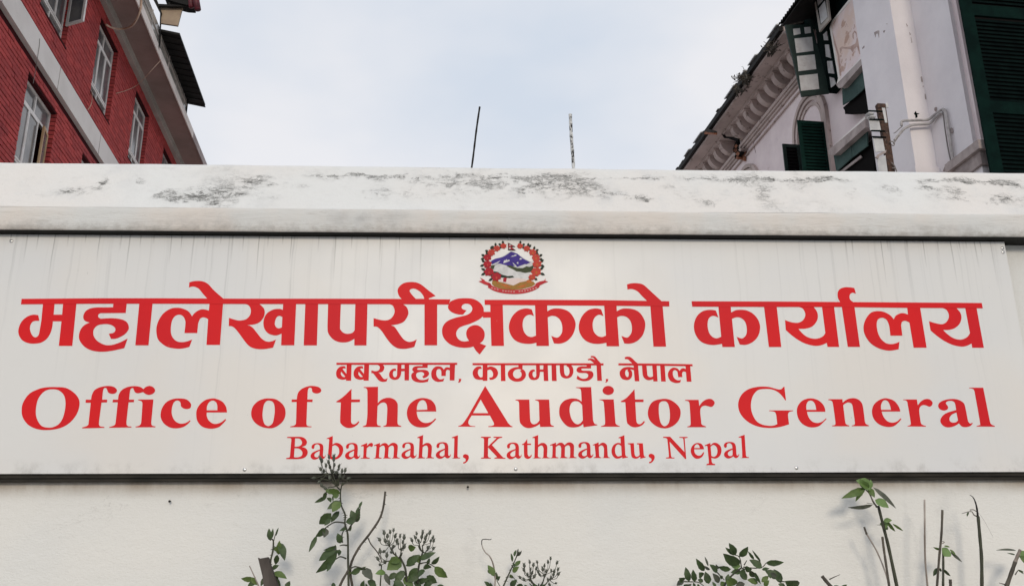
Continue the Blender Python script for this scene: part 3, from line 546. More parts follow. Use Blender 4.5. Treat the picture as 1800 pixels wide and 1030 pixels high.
# third line
H, I, J, K, L, Mm, Nn = (0, 640), (280, 640), (540, 640), (780, 640), (1020, 640), (1260, 640), (1480, 640)
W3 = [
 (H, "565,240 690,248 780,300 832,370 835,450 800,540 730,620 640,670 520,692 400,685 300,640 240,560 228,480 245,400 310,310 410,260 490,243", ["560,263 620,275 670,320 690,390 685,480 660,570 620,630 560,662 500,667 440,650 400,600 378,530 382,440 405,360 450,300 500,270"]),
 (H, "!867,675 !867,665 905,655 928,640 935,610 !957,405 !902,405 !905,373 !960,373 970,320 1000,270 1060,240 1140,228 1200,238 1232,270 1222,300 1185,312 1145,300 1130,270 1118,250 1098,252 1085,285 !1077,373 !1130,373 !1128,401 !1070,403 !1042,615 1045,642 1062,655 !1100,660 !1098,669"),
 (H, "!1153,668 !1153,660 1190,650 1212,635 1220,605 !1242,400 !1187,400 !1190,373 !1245,373 1253,320 1285,272 1345,240 1420,230 1480,240 !1512,262 1540,238 1580,228 1620,245 1635,278 1615,308 1575,322 1540,315 !1508,292 1480,300 1450,305 1425,295 1412,270 1402,250 1382,255 1370,285 !1360,373 !1413,373 !1412,398 !1355,400 !1332,610 1335,637 1350,652 !1385,656 !1384,665"),
 (H, "!1430,665 !1430,656 1465,648 1482,632 1490,600 !1502,425 1500,403 1488,388 !1457,378 !1457,371 !1618,371 !1595,615 1600,640 1615,650 !1640,655 !1638,664"),
 (I, "225,360 290,372 330,410 335,435 325,462 290,472 250,462 228,440 225,410 210,388 185,382 155,400 135,450 130,510 145,565 175,605 220,625 265,622 300,607 !322,590 !330,597 300,630 250,662 180,675 110,665 50,625 18,570 15,510 35,450 80,395 150,365"),
 (I, "!713,507 !713,490 700,440 660,390 600,365 560,360 490,375 430,420 395,480 390,545 405,605 450,655 510,675 570,677 630,660 680,615 !705,585 !697,577 650,612 600,628 560,622 520,590 500,545 !500,507", ["!500,485 503,440 525,400 560,382 590,392 610,425 !613,485"]),
 (I, "1160,360 1230,370 1290,410 1325,465 1330,530 1310,590 1260,640 1200,670 1140,672 1070,655 1010,615 975,560 970,500 990,440 1040,390 1100,365", ["1160,382 1195,395 1213,430 1218,490 1210,560 1195,620 1165,647 1140,650 1110,630 1095,590 1088,540 1092,480 1105,420 1130,388"]),
 (I, "!1380,663 !1380,655 1415,648 1435,635 1442,605 !1448,398 !1395,398 !1397,371 !1450,371 1455,330 1470,290 1510,255 1570,232 1620,228 1680,240 1708,268 1700,295 1665,308 1630,302 1612,285 1610,262 1598,248 1580,250 1567,275 !1562,371 !1618,371 !1615,398 !1560,398 !1552,620 1556,642 1575,652 !1607,655 !1605,663"),
 (J, "!467,260 !467,371 !557,371 !555,398 !465,400 !462,590 465,615 480,630 505,630 525,615 !540,600 !550,607 530,635 490,662 440,672 395,660 360,630 347,590 !355,402 !308,400 !308,390 350,365 400,325 440,285"),
 (J, "!597,240 !747,237 !745,410 780,375 830,355 880,355 925,375 950,410 955,450 !952,600 958,635 !992,650 !992,658 !803,658 !803,650 830,640 838,610 !845,470 840,430 825,408 800,402 770,412 !742,440 !735,610 742,640 !775,650 !775,660 !587,660 !587,652 615,642 625,620 635,520 !635,290 630,262 615,250 !597,247"),
 (J, "!1360,497 !1360,480 1350,430 1310,380 1250,358 1190,358 1130,380 1075,430 1052,500 1060,570 1095,625 1150,658 1215,665 1275,655 1325,615 !1360,578 !1350,570 1310,605 1260,618 1215,610 1175,575 1158,530 !1155,497", ["!1155,482 1160,435 1180,395 1210,377 1240,385 1260,420 !1267,478"]),
 (K, "!437,228 !680,620 705,645 !727,655 !725,662 !470,660 !470,652 510,648 530,635 !527,615 !487,540 !295,540 265,590 260,620 275,642 300,650 !332,652 !332,658 !153,657 !153,650 190,635 220,600 !260,540", ["!390,372 !310,515 !470,515"]),
 (K, "!757,372 !903,372 !910,560 915,600 930,625 955,632 985,620 !1010,590 !1005,430 1003,400 990,385 !965,379 !965,372 !1112,372 !1125,600 1130,635 !1163,652 !1163,658 !1017,660 !1013,628 970,655 910,672 860,665 820,635 800,590 !795,430 793,400 780,385 !757,379"),
 (K, "!1395,242 !1555,240 !1575,590 1590,625 !1620,635 !1620,642 !1475,663 !1470,628 1430,655 1370,665 1310,655 1260,610 1225,550 1218,490 1230,430 1270,385 1320,365 1370,360 1420,370 !1455,395 !1450,290 1443,262 1425,252 !1395,248", ["!1460,430 1430,398 1390,388 1355,400 1332,440 1328,500 1345,570 1375,615 1410,632 1440,622 !1468,590"]),
 (L, "295,228 335,240 355,272 340,308 295,323 252,308 235,275 255,240"),
 (L, "!203,370 !353,370 !370,600 378,632 !417,652 !417,658 !218,658 !218,652 250,640 262,610 !250,420 245,395 230,382 !203,376"),
 (L, "!572,262 !578,371 !668,371 !667,398 !580,398 !590,580 597,615 615,630 640,627 !672,598 !683,605 655,640 600,662 550,660 510,635 490,595 !475,400 !428,398 !428,388 480,360 530,310"),
 (L, "870,365 940,372 1005,410 1050,465 1058,530 1035,595 985,645 920,672 860,672 800,650 745,605 717,550 715,490 735,430 780,385", ["875,388 910,395 932,430 945,500 945,570 930,625 900,650 875,648 850,620 835,565 828,500 830,430 845,400"]),
 (L, "!1107,375 !1248,375 !1255,440 1290,395 1340,367 1385,368 1415,395 1412,425 1385,448 1345,440 1310,435 1280,450 1265,490 !1275,600 1282,635 !1327,655 !1325,662 !1130,662 !1130,655 1158,645 1165,610 !1155,430 1150,402 1135,387 !1107,383"),
 (Mm, "!713,235 !730,380 !722,380 685,330 640,290 580,265 510,260 440,270 395,310 368,370 360,450 378,530 420,600 480,635 550,648 600,645 !638,630 !628,540 618,510 595,497 !552,493 !552,486 !805,486 !805,493 770,500 755,515 752,545 !762,632 690,655 600,670 500,668 410,648 320,600 255,530 227,455 232,380 270,310 340,260 440,237 540,238 610,255 650,265 680,262 !703,240"),
 (Mm, "!1145,500 !1143,475 1125,430 1080,385 1020,362 960,362 900,385 855,440 845,500 860,570 900,625 960,658 1020,665 1080,650 1125,610 !1158,577 !1150,570 1110,605 1060,618 1010,605 970,560 !950,500", ["!945,480 945,430 960,395 990,382 1020,395 1040,430 !1050,480"]),
 (Mm, "!1178,368 !1325,368 !1328,405 1370,372 1425,357 1475,363 1515,390 1540,440 !1560,590 1570,625 !1605,645 !1605,652 !1425,652 !1425,645 1450,637 1457,610 !1435,450 1425,418 1400,403 1370,405 !1333,430 !1352,590 1362,630 !1397,645 !1397,653 !1217,653 !1217,645 1245,638 1252,610 !1228,430 1218,392 1200,380 !1178,377"),
 (Nn, "!615,497 !612,475 590,430 550,385 490,362 440,360 380,385 335,430 318,490 328,555 365,610 420,645 490,660 550,650 600,610 !628,577 !618,570 580,603 530,615 480,600 440,555 !418,497", ["!413,480 412,430 430,390 455,377 485,390 505,425 !520,480"]),
 (Nn, "!645,371 !790,371 !800,432 835,390 880,367 925,370 955,400 950,430 925,448 890,435 855,430 825,450 815,490 !827,590 840,632 !887,650 !885,657 !692,655 !692,648 718,640 725,610 !695,430 688,395 670,380 !645,378"),
 (Nn, "!1205,482 1195,420 1180,395 1150,385 1115,390 1095,410 1115,440 1120,460 1105,480 1070,487 1030,470 1015,435 1035,400 1090,375 1170,365 1230,375 1280,405 1300,450 !1330,600 1340,615 1355,625 !1375,615 !1380,622 1355,650 1310,662 1265,655 !1235,622 1190,650 1130,665 1080,655 1045,620 1040,580 1070,535 1120,507", ["!1208,508 1160,530 1135,565 1140,600 1170,615 !1205,610 !1225,592"]),
 (Nn, "!1343,247 !1490,247 !1558,590 1572,630 !1613,650 !1613,657 !1422,655 !1422,648 1450,640 1457,610 !1400,290 1390,265 1370,255 !1343,253"),
]
for w_ in W3: glyph('letter', w_[1], w_[2] if len(w_) > 2 else [], w_[0][0], w_[0][1], 6)
# fourth line: each letter form once, then set along the line
O4, P4, Q4 = (480, 740), (760, 740), (1040, 740)
GL = {
 'B': (O4, 138, "!148,165 !260,163 310,168 345,190 357,225 340,255 !300,270 345,285 365,320 355,360 320,388 260,398 !138,397 !140,387 170,382 !178,370 !193,195 185,178 !148,175", ["!232,180 !228,268 270,265 300,245 305,215 285,187 265,180", "!226,285 !220,378 260,380 300,365 310,330 290,298 260,285"]),
 'a': (O4, 762, "!857,295 855,262 840,243 815,243 800,258 798,278 785,290 770,280 772,255 795,235 840,228 880,240 893,275 !890,350 893,368 905,372 !918,352 !917,370 900,392 875,398 !852,380 825,398 790,402 762,380 762,350 785,325 820,308", ["!855,308 815,330 800,350 805,372 830,378 !850,365"]),
 'b': (O4, 565, "!565,180 !630,155 !627,245 660,228 700,235 735,270 738,320 715,370 670,400 620,402 !578,380 !592,200 585,185 !565,187", ["!625,262 !617,370 640,382 670,375 695,340 695,290 675,262 650,252"]),
 'r': (O4, 925, "!928,255 !993,228 !990,262 1015,235 1042,228 1055,248 1040,270 1015,262 !988,285 !983,365 990,378 !1020,385 !1018,393 !925,393 !927,385 950,378 !955,270 950,262 !928,265"),
 'm': (O4, 1062, "!1065,252 !1128,228 !1127,255 1160,232 1195,232 !1217,255 1250,230 1285,228 1312,250 1315,285 !1308,370 1315,380 !1337,385 !1335,392 !1253,392 !1253,385 1268,378 !1275,290 1268,262 1245,258 !1220,275 !1213,370 1220,380 !1242,385 !1240,392 !1160,392 !1160,385 1172,378 !1180,290 1172,262 1150,258 !1124,275 !1117,370 1122,380 !1145,385 !1143,393 !1062,393 !1062,385 1080,378 !1090,270 1085,258 !1065,262"),
 'h': (O4, 1518, "!1522,170 !1583,147 !1578,252 1610,232 1645,232 1670,255 1675,290 !1668,370 1675,380 !1697,385 !1695,392 !1612,392 !1612,385 1628,378 !1635,290 1625,262 1605,258 !1578,275 !1572,370 1580,380 !1602,385 !1600,392 !1518,392 !1520,385 1535,378 !1545,190 1540,178 !1522,180"),
 'l': (P4, 207, "!205,170 !270,147 !265,365 272,380 !295,383 !293,391 !207,391 !207,383 225,378 !232,190 228,178 !205,178"),
 ',': (P4, 323, "355,347 380,360 385,390 370,420 345,442 !325,445 !323,433 345,425 352,405 345,392 325,380 325,358 340,348"),
 'K': (P4, 513, "!512,163 !618,163 !616,172 597,177 590,190 !587,265 !670,185 675,177 !645,172 !645,163 !738,163 !736,172 705,180 680,200 !628,250 !735,370 750,382 !772,387 !770,395 !655,393 !655,385 678,378 675,368 !587,275 !587,365 595,380 !618,385 !617,393 !513,393 !513,384 535,380 542,365 !545,195 538,178 !512,172"),
 't': (P4, 945, "!1000,187 !1003,235 !1042,235 !1040,250 !1003,250 !1005,350 1015,368 1030,368 !1045,352 !1050,360 1035,385 1010,397 985,390 968,365 !965,250 !945,250 !945,242 970,228"),
 'n': (Q4, 22, "!12,247 !73,222 !75,250 105,228 135,228 160,250 165,285 !170,365 178,378 !195,382 !193,388 !115,388 !115,380 128,375 !130,290 120,262 98,255 !75,270 !80,368 88,378 !103,381 !103,388 !22,388 !22,380 38,375 42,362 !33,262 28,253 !12,255"),
 'd': (Q4, 212, "!285,170 !345,147 !355,350 365,370 !383,372 !383,380 !325,393 !322,378 290,392 250,390 218,355 210,305 228,255 270,228 !308,232 !305,190 302,178 !285,180", ["!312,262 290,245 265,250 248,285 250,335 275,370 !318,360"]),
 'u': (Q4, 395, "!382,232 !445,230 !452,340 462,368 485,372 !507,355 !500,260 497,245 !478,242 !477,232 !540,232 !550,350 556,370 !570,372 !570,380 !515,395 !512,372 480,392 445,390 420,365 !410,260 405,245 !382,240"),
 'N': (Q4, 783, "!755,163 !828,163 !980,325 !968,195 960,178 !925,174 !925,165 !1012,165 !1012,174 988,180 982,192 !998,397 !985,397 !822,215 !838,365 845,380 !875,383 !873,392 !783,392 !785,382 808,378 815,360 !798,190 785,178 !755,174"),
 'e': (Q4, 1050, "!1185,295 !1180,270 1160,240 1120,228 1085,238 1055,270 1045,315 1060,360 1095,392 1135,392 1170,370 !1187,330 !1177,325 1155,355 1125,362 1095,345 1083,315 !1082,295", ["!1082,282 1090,255 1110,242 1130,250 !1143,282"]),
 'p': (Q4, 1212, "!1195,252 !1250,228 !1255,252 1285,228 1325,232 1360,265 1370,315 1352,365 1310,392 !1262,385 !1268,430 1278,445 !1303,450 !1302,462 !1212,462 !1213,450 1232,445 1237,430 !1222,270 1217,258 !1195,262", ["!1255,270 !1263,365 1290,375 1318,355 1328,315 1318,272 1290,250 1270,255"]),
}
LINE = [('B', O4, 138, 0), ('a', O4, 398, 2), ('b', O4, 565, 0), ('a', O4, 762, 0), ('r', O4, 925, 0), ('m', O4, 1062, 0), ('a', O4, 1357, -6), ('h', O4, 1518, -2), ('a', O4, 1720, -8),
        ('l', P4, 207, 0), (',', P4, 323, 0), ('K', P4, 513, 0), ('a', P4, 787, -4), ('t', P4, 945, 0), ('h', P4, 1060, -2), ('m', P4, 1247, -4), ('a', P4, 1543, -10), ('n', Q4, 22, 0), ('d', Q4, 212, 0), ('u', Q4, 395, 0),
        (',', Q4, 603, -4), ('N', Q4, 783, 0), ('e', Q4, 1050, 0), ('p', Q4, 1212, 0), ('a', Q4, 1403, -11), ('l', Q4, 1572, -5)]
lean = lambda X: (X-800)*1.75e-4
for ch, o_, x_, dy_ in LINE:
    g = GL[ch]; so, sx0 = g[0], g[1]
    sh = lean(o_[0]+(x_+70)/6) - lean(so[0]+(sx0+70)/6)
    xf = lambda x, y, sx0=sx0, x_=x_, dy_=dy_, sh=sh: (x - sx0 + x_ - (390-y)*sh, y + dy_)
    glyph('letter', g[2], g[3] if len(g) > 3 else [], o_[0], o_[1], 6, xf=xf, sub=3)

# emblem printed above the lettering
EO = (825, 410); ES = 8.953
emb = bpy.data.objects.new('emblem', None); COL.objects.link(emb); emb.parent = sign
emb.location = onY(902, 475, YS) - parent_loc(sign); emb.empty_display_size = .05
emb['label'] = 'printed round national emblem with flag, blue mountain, flower wreath and red ribbon'
_l = [0]
def ep(name, spec, m, lift):
    _l[0] += 1; return glyph(name, spec, [], EO[0], EO[1], ES, m, lift=lift+.00002*_l[0], parent=emb, sub=3)
ep('snow_mountain', "!335,440 !500,375 640,292 680,290 !760,325 !960,450 !1010,450 !1000,560 !960,640 !940,720 !500,720 !380,640 !330,560", 'snow', .0004)
ep('blue_mountain', "!338,442 400,405 520,375 600,330 640,300 670,293 !760,325 850,400 !955,455 !850,505 !770,530 !730,512 !690,520 !600,510 !540,495 !480,478 !355,490", 'blue', .0006)
ep('blue_mountain', "!730,520 !860,495 !950,455 !1005,450 !985,470 !930,480 !850,520 !800,545", 'blue', .0007)
for s_ in ("!535,475 !545,430 !580,420 !590,405 !600,430 !625,415 !640,435 !590,455", "!648,370 !690,350 !700,358 !715,335 !750,345 !725,358 !690,368", "!785,415 !800,390 !835,398 !815,415", "!742,465 !770,450 !772,482 !755,480", "!680,458 !745,515 !720,512 !695,490", "!360,490 !490,432 !450,470 !400,490", "!765,528 !840,500 !870,488 !900,490 !990,448 !1000,455 !970,490 !950,530 !930,505 !900,520 !870,510 !830,545 !790,545"):
    ep('snow_patch', s_, 'snow', .0009)
ep('hill', "!585,515 !640,505 !700,525 !760,548 !840,550 !900,520 !950,530 !1010,500 !1005,590 !960,610 !880,625 !800,605 !740,600 !700,575 !640,545", 'green', .0011)
ep('hill', "!330,545 !350,505 !410,500 !440,485 !400,510 !385,560 !350,570", 'green', .0011)
ep('hill', "!360,610 !400,600 !450,610 !510,650 !600,675 !680,668 !705,690 !640,705 !560,700 !490,695 !400,660", 'dgreen', .0011)
ep('clasped_hands', "!480,710 !530,705 !560,700 !640,710 !760,705 !890,725 !900,750 !820,770 !730,810 !680,820 !600,790 !490,765", 'pink', .0013)
ep('cuff', "!535,705 575,700 !590,705 !578,770 !530,765", 'crimson', .0015)
ep('grain_sheaf', "!360,750 !420,740 !480,765 !600,800 !690,825 !800,770 !900,755 !1010,760 !1040,800 !980,840 !820,880 !690,890 !520,880 !400,840 !355,800", 'gold', .0014)
for s_ in ("!480,800 !560,800 !640,825 !560,845", "!740,850 !820,820 !920,790 !860,850", "!420,760 !450,740 !470,790 !440,790", "!560,850 !640,840 !650,870 !580,865", "!900,740 !960,720 !1000,780 !900,780"):
    ep('grain_ear', s_, 'orange', .0017)
ep('ribbon', "!145,757 !205,742 !170,700 !240,735 250,755 !330,785 !340,810 400,845 520,880 690,892 850,882 980,848 !1040,815 !1045,790 1110,760 !1180,745 !1200,708 !1195,748 !1240,762 1180,785 !1110,820 !1100,850 1000,905 850,945 690,955 520,940 390,905 !290,850 !300,822 230,800 !185,775", 'redrib', .0019)
ep('ribbon_fold', "!300,785 !345,800 !340,850 !295,835", 'crimson', .0021)
for i in range(17):                     # the motto's tiny pale strokes
    t = i/16; x = 345 + 690*t; y = 862 + 58*(1-(2*t-1)**2)
    if i in (3, 9): continue
    ep('motto_stroke', f"!{x},{y-9} !{x+28},{y-9+8*(.5-t)} !{x+28},{y-3+8*(.5-t)} !{x+20},{y+11} !{x+12},{y+2} !{x+4},{y+12} !{x},{y-2}", 'pale', .0024)
FL = [(x, y, r*1.14) for x, y, r in [(537, 200, 46), (432, 238, 50), (345, 302, 56), (285, 382, 58), (285, 488, 64), (310, 605, 72), (425, 685, 74), (797, 200, 46), (905, 240, 50), (998, 300, 56), (1050, 385, 62), (1065, 480, 68), (1055, 605, 76), (985, 690, 52)]]
for i, (x, y, r) in enumerate(FL):
    side = -1 if x < 690 else 1; rr = random.Random(i)
    for k in range(3 if y < 650 else 2):
        ang = math.radians((200 if side < 0 else -20) + (-side)*(-50*k) + rr.uniform(-12, 12)); ca, sa = math.cos(ang), -math.sin(ang)
        bx, by = x+ca*r*.7, y+sa*r*.6; tx, ty = x+ca*r*1.65, y+sa*r*1.6
        ep('sprig_leaf', f"!{bx},{by} {(bx+tx)/2-sa*19},{(by+ty)/2+ca*19} !{tx},{ty} {(bx+tx)/2+sa*19},{(by+ty)/2-ca*19}", 'dgreen', .0026)
    pts = []
    for k in range(14):
        a = 2*math.pi*k/14; q = r*(1.0 if k % 2 else .8)*rr.uniform(.9, 1.08); pts.append(f"{x+math.cos(a)*q:.1f},{y+math.sin(a)*q*.86:.1f}")
    ep('flower', ' '.join(pts), 'flower' if (side > 0 or y < 330) else 'crimson', .0030)
    ep('flower_heart', f"!{x-r*.2},{y+r*.1} !{x},{y-r*.12} !{x+r*.22},{y+r*.15} !{x+r*.03},{y+r*.5} ", 'orange' if side > 0 else 'flower', .0038)
ep('flag', "!608,150 !722,210 !655,212 !730,268 !610,262", 'ink', .0034)
ep('flag_field', "!618,166 !700,207 !640,208 !712,258 !618,254", 'crimson', .0044)
ep('flag_moon', "!624,190 640,182 !658,192 !640,202", 'snow', .0050)
ep('flag_sun', "!624,232 640,222 !656,236 !640,250 !624,248", 'snow', .0050)

# ------------------------------------------------------------------ red brick building on the left
LF = Facade(681, -1)
rb = empty('brick_building', LF.P(18, 8, 0), 'red brick building on the left with white windows and a pale floor band', 'building')
OPEN = [(11.5, 12.85, 11.15, 12.82, 'u'), (14.36, 15.68, 11.15, 12.82, 'u'), (17.2, 18.5, 11.15, 12.82, 'u'), (20.02, 21.3, 11.15, 12.82, 'u'), (22.85, 24.1, 11.15, 12.82, 'd'),
        (11.5, 12.85, 8.1, 9.85, 'u'), (14.38, 15.77, 8.1, 9.85, 'o'), (17.27, 18.6, 8.1, 9.85, 'u'), (20.05, 21.4, 8.1, 9.85, 'u')]
U0, U1, HT = 9.5, 26.0, 13.16
# masonry core cut around the openings
cuts = sorted({U0, U1} | {v for o in OPEN for v in o[:2]}); 
mb = MB()
for a, b_ in zip(cuts, cuts[1:]):
    hs = [(o[2], o[3]) for o in OPEN if o[0] <= a+1e-6 and o[1] >= b_-1e-6]
    h = 0.0
    for lo, hi in sorted(hs): mb.fbox(LF, a, b_, 6.016, 6.30, h, lo); h = hi
    mb.fbox(LF, a, b_, 6.016, 6.30, h, HT)
mb.build('masonry', 'mortar', rb)
MB().fbox(LF, U0, U1, 6.5, 14, 0, HT).build('inner_block', 'void', rb)
mb = MB(); rr = random.Random(3)
pitch, bl = .0845, .262; row = 0; h = 7.6
while h < HT-.06:
    segs = [(U0, U1)]
    if not (h+pitch > 10.13 and h < 10.60):
        for o in OPEN:
            if h+pitch*.6 > o[2] and h+.01 < o[3]:
                ns = []
                for a, b_ in segs:
                    if o[1] <= a or o[0] >= b_: ns.append((a, b_)); continue
                    if o[0] > a: ns.append((a, o[0]))
                    if o[1] < b_: ns.append((o[1], b_))
                segs = ns
        for a, b_ in segs:
            u = a; first = True
            while u < b_-.02:
                L = bl*(.5 if first and row % 2 else 1.0); e = min(u+L, b_)
                if b_-e < .06: e = b_
                edge = (u == a and a != U0) or (e == b_ and b_ != U1)
                jz = rr.uniform(-.004, .004); jh = rr.uniform(-.003, .003)
                mb.fbox(LF, u-(.004 if u == a else -.004), e+(.004 if e == b_ else -.005), 6.0+jz, 6.115 if edge else 6.02, h+.005+jh, h+pitch-.011+jh)
                u = e; first = False
    h += pitch; row += 1
tag(mb.build('bricks', 'brick', rb), kind='stuff')
MB().fbox(LF, U0, U1, 5.93, 6.02, 10.16, 10.60).build('floor_band', 'band', rb)
for u in (12.9, 15.42, 17.9, 20.4): MB().fbox(LF, u, u+.014, 5.926, 5.94, 10.158, 10.602).build('band_joint', 'ledge', rb)
MB().fbox(LF, U0, U1+.5, 5.90, 6.02, 13.06, 13.17).build('cove', 'cove', rb)
MB().fbox(LF, U0, U1+.5, 5.86, 6.02, 13.171, 13.23).build('cove', 'cove', rb)
# projecting slab with white edge
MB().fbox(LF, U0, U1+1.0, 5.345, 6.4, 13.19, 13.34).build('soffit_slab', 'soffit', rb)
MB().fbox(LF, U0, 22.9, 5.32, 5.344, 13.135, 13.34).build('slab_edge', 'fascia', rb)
MB().fbox(LF, 22.902, U1+1.0, 5.322, 5.344, 13.135, 13.34).build('slab_edge', 'ledge', rb)
for i, (u, D, w, d) in enumerate([(24.6, 5.42, .9, .18), (25.3, 5.5, .5, .14), (24.9, 5.72, .5, .1)]):
    MB().fbox(LF, u, u+w, D, D+d, 13.17, 13.192).build('bared_steel_patch', 'black', rb)
def window(o):
    u0, u1, h0, h1, ty = o
    fr = MB(); D0, D1 = 6.10, 6.155; w = .045
    def bar(a, b_, c, d, q=0.0): fr.fbox(LF, a, b_, D0-q, D1, c, d)
    bar(u0+.003, u0+w, h0, h1); bar(u1-w, u1-.003, h0, h1); bar(u0+w, u1-w, h0, h0+w); bar(u0+w, u1-w, h1-w, h1)
    H_ = h1-h0; t1, t2 = h1-.22*H_, h0+.185*H_
    bar(u0+w, u1-w, t1-.022, t1+.022, .008); bar(u0+w, u1-w, t2-.022, t2+.022, .008)
    um = (u0+u1)/2
    bar(um-.02, um+.02, t1+.022, h1-w); bar(um-.02, um+.02, h0+w, t2-.022)
    f = fr.build('window', 'white' if ty != 'd' else 'ledge', rb)
    for a, b_, c, d in ((u0+w, um-.02, t1+.022, h1-w), (um+.02, u1-w, t1+.022, h1-w), (u0+w, um-.02, h0+w, t2-.022), (um+.02, u1-w, h0+w, t2-.022)):
        MB().fbox(LF, a, b_, 6.125, 6.13, c, d).build('pane', 'glass', f)
    W3_ = (u1-u0-2*w)/3
    for k in range(3):
        a, b_ = u0+w+k*W3_, u0+w+(k+1)*W3_
        s = MB(); g = .036; c, d = t2+.024, t1-.024; q0, q1 = 6.085, 6.12
        openleaf = (ty == 'o' and k == 2)
        if openleaf: continue
        s.fbox(LF, a+.004, a+g, q0, q1, c, d); s.fbox(LF, b_-g, b_-.004, q0, q1, c, d); s.fbox(LF, a+g, b_-g, q0, q1, c, c+g); s.fbox(LF, a+g, b_-g, q0, q1, d-g, d)
        s.build('casement', 'white' if ty != 'd' else 'ledge', f)
        MB().fbox(LF, a+g, b_-g, 6.10, 6.104, c+g, d-g).build('pane', 'glass' if ty != 'd' else 'dglass', f)
    return f
for o in OPEN:
    f = window(o)
    if o[4] in 'uo': MB().fbox(LF, o[0]-.02, o[1]+.02, 5.99, 6.10, o[2]-.035, o[2]).build('sill', 'mortar', rb)
# leaves standing ajar: wooden one in the lower window, two in the upper left window
def ajar(u, D, ang, wd, h0, h1, m1='white', m2='glass'):
    ca, sa = math.cos(ang), math.sin(ang); L = []
    def q(a, b_, t0, t1, c, d): return [LF.P(u-ca*x - sa*y, D-sa*x + ca*y, h) for h in (c, d) for (x, y) in ((a, t0), (b_, t0), (b_, t1), (a, t1))]
    s = MB(); g = .05
    s.hexa(q(0, g, 0, .035, h0, h1)); s.hexa(q(wd-g, wd, 0, .035, h0, h1)); s.hexa(q(g, wd-g, 0, .035, h0, h0+g)); s.hexa(q(g, wd-g, 0, .035, h1-g, h1))
    f = s.build('casement', m1, rb); MB().hexa(q(g, wd-g, .014, .018, h0+g, h1-g)).build('pane', m2, f); return f
tag(ajar(15.73, 6.07, math.radians(9), .36, 8.45, 9.42, 'wood'), label='bare wooden window leaf standing ajar')
ajar(15.64, 6.02, math.radians(62), .40, 11.55, 12.5, 'white')
tag(ajar(14.80, 6.0, math.radians(68), .40, 11.62, 12.5, 'wood'), label='bare wooden window leaf standing ajar')
# glazed top storey behind the slab edge
gl = MB().fbox(LF, U0, 22.1, 5.36, 5.40, 13.34, 13.80).build('glazed_storey', 'dglass', rb)
for i in range(15):
    u = 9.9 + i*.84
    if u < 22: MB().fbox(LF, u, u+.03, 5.345, 5.36, 13.34, 13.80).build('mullion', 'cove' if i % 3 else 'fascia', gl)
MB().fbox(LF, U0, 22.1, 5.34, 5.36, 13.56, 13.59).build('transom', 'cove', gl)
MB().fbox(LF, 22.03, 22.1, 5.34, 5.42, 13.34, 13.80).build('corner_post', 'black', gl)
MB().fbox(LF, U0, 22.0, 5.42, 6.4, 13.34, 13.80).build('top_room', 'void', rb)
mb = MB()
mb.hexa([LF.P(u, D, h) for (dh) in (0, .05) for (u, D, h) in ((19.0, 4.93, 13.66+dh), (22.15, 4.93, 13.66+dh), (22.15, 6.6, 13.95+dh), (19.0, 6.6, 13.95+dh))])
for i in range(12): u = 19.15+i*.27; mb.hexa([LF.P(a, D, h) for dh in (-.012, 0) for (a, D, h) in ((u, 4.93, 13.66+dh), (u+.09, 4.93, 13.66+dh), (u+.09, 6.5, 13.93+dh), (u, 6.5, 13.93+dh))])
mb.build('tin_roof', 'black', rb)
c2 = lambda x, y: (230+x/10.3, y/10.3)
def campoly(f, u, pts, conv, depth, name, m, par):
    P = []
    for x, y in pts:
        D, h = f.Dh(*conv(x, y), u); P.append(f.P(u, D, h))
    return MB().prism(P, f.d*depth).build(name, m, par)
def fpoly(f, D, pts, conv, depth, name, m, par):
    P = []
    for x, y in pts:
        u, h = f.uh(*conv(x, y), D); P.append(f.P(u, D, h))
    return MB().prism(P, f.n*depth).build(name, m, par)
campoly(LF, 18.95, [(520, 120), (935, 145), (850, 470), (540, 425)], c2, .05, 'beige_board', 'beige', rb)
campoly(LF, 18.90, [(380, -60), (450, -60), (560, 230), (540, 300), (520, 860), (505, 820), (530, 240)], c2, .08, 'steel_post', 'black', rb)
campoly(LF, 18.85, [(490, 75), (1020, 100), (1015, 122), (500, 120)], c2, .06, 'steel_rail', 'black', rb)
campoly(LF, 18.86, [(680, 5), (718, 10), (712, 92), (678, 90)], c2, .05, 'steel_rail', 'black', rb)
campoly(LF, 18.80, [(610, -30), (1140, -60), (1130, 100), (1000, 92), (940, 78), (720, 18)], c2, .3, 'upper_tin_roof', 'black', rb)
ridge = MB()
a0 = LF.P(18.7, *LF.Dh(*c2(1215, 195), 18.7)); a1 = LF.P(18.7, *LF.Dh(*c2(1130, -260), 18.7))
ridge.tube([a0, a0.lerp(a1, .02), a0.lerp(a1, .5), a1], [.045, .07, .075, .075], 12).build('ridge_tile', 'maroon', rb, True)
b0 = LF.P(18.75, *LF.Dh(*c2(1100, 150), 18.75)); b1 = LF.P(18.75, *LF.Dh(*c2(1060, -260), 18.75))
MB().tube([b0, b0.lerp(b1, .03), b1], [.04, .06, .06], 10).build('ridge_tile', 'maroon', rb, True)
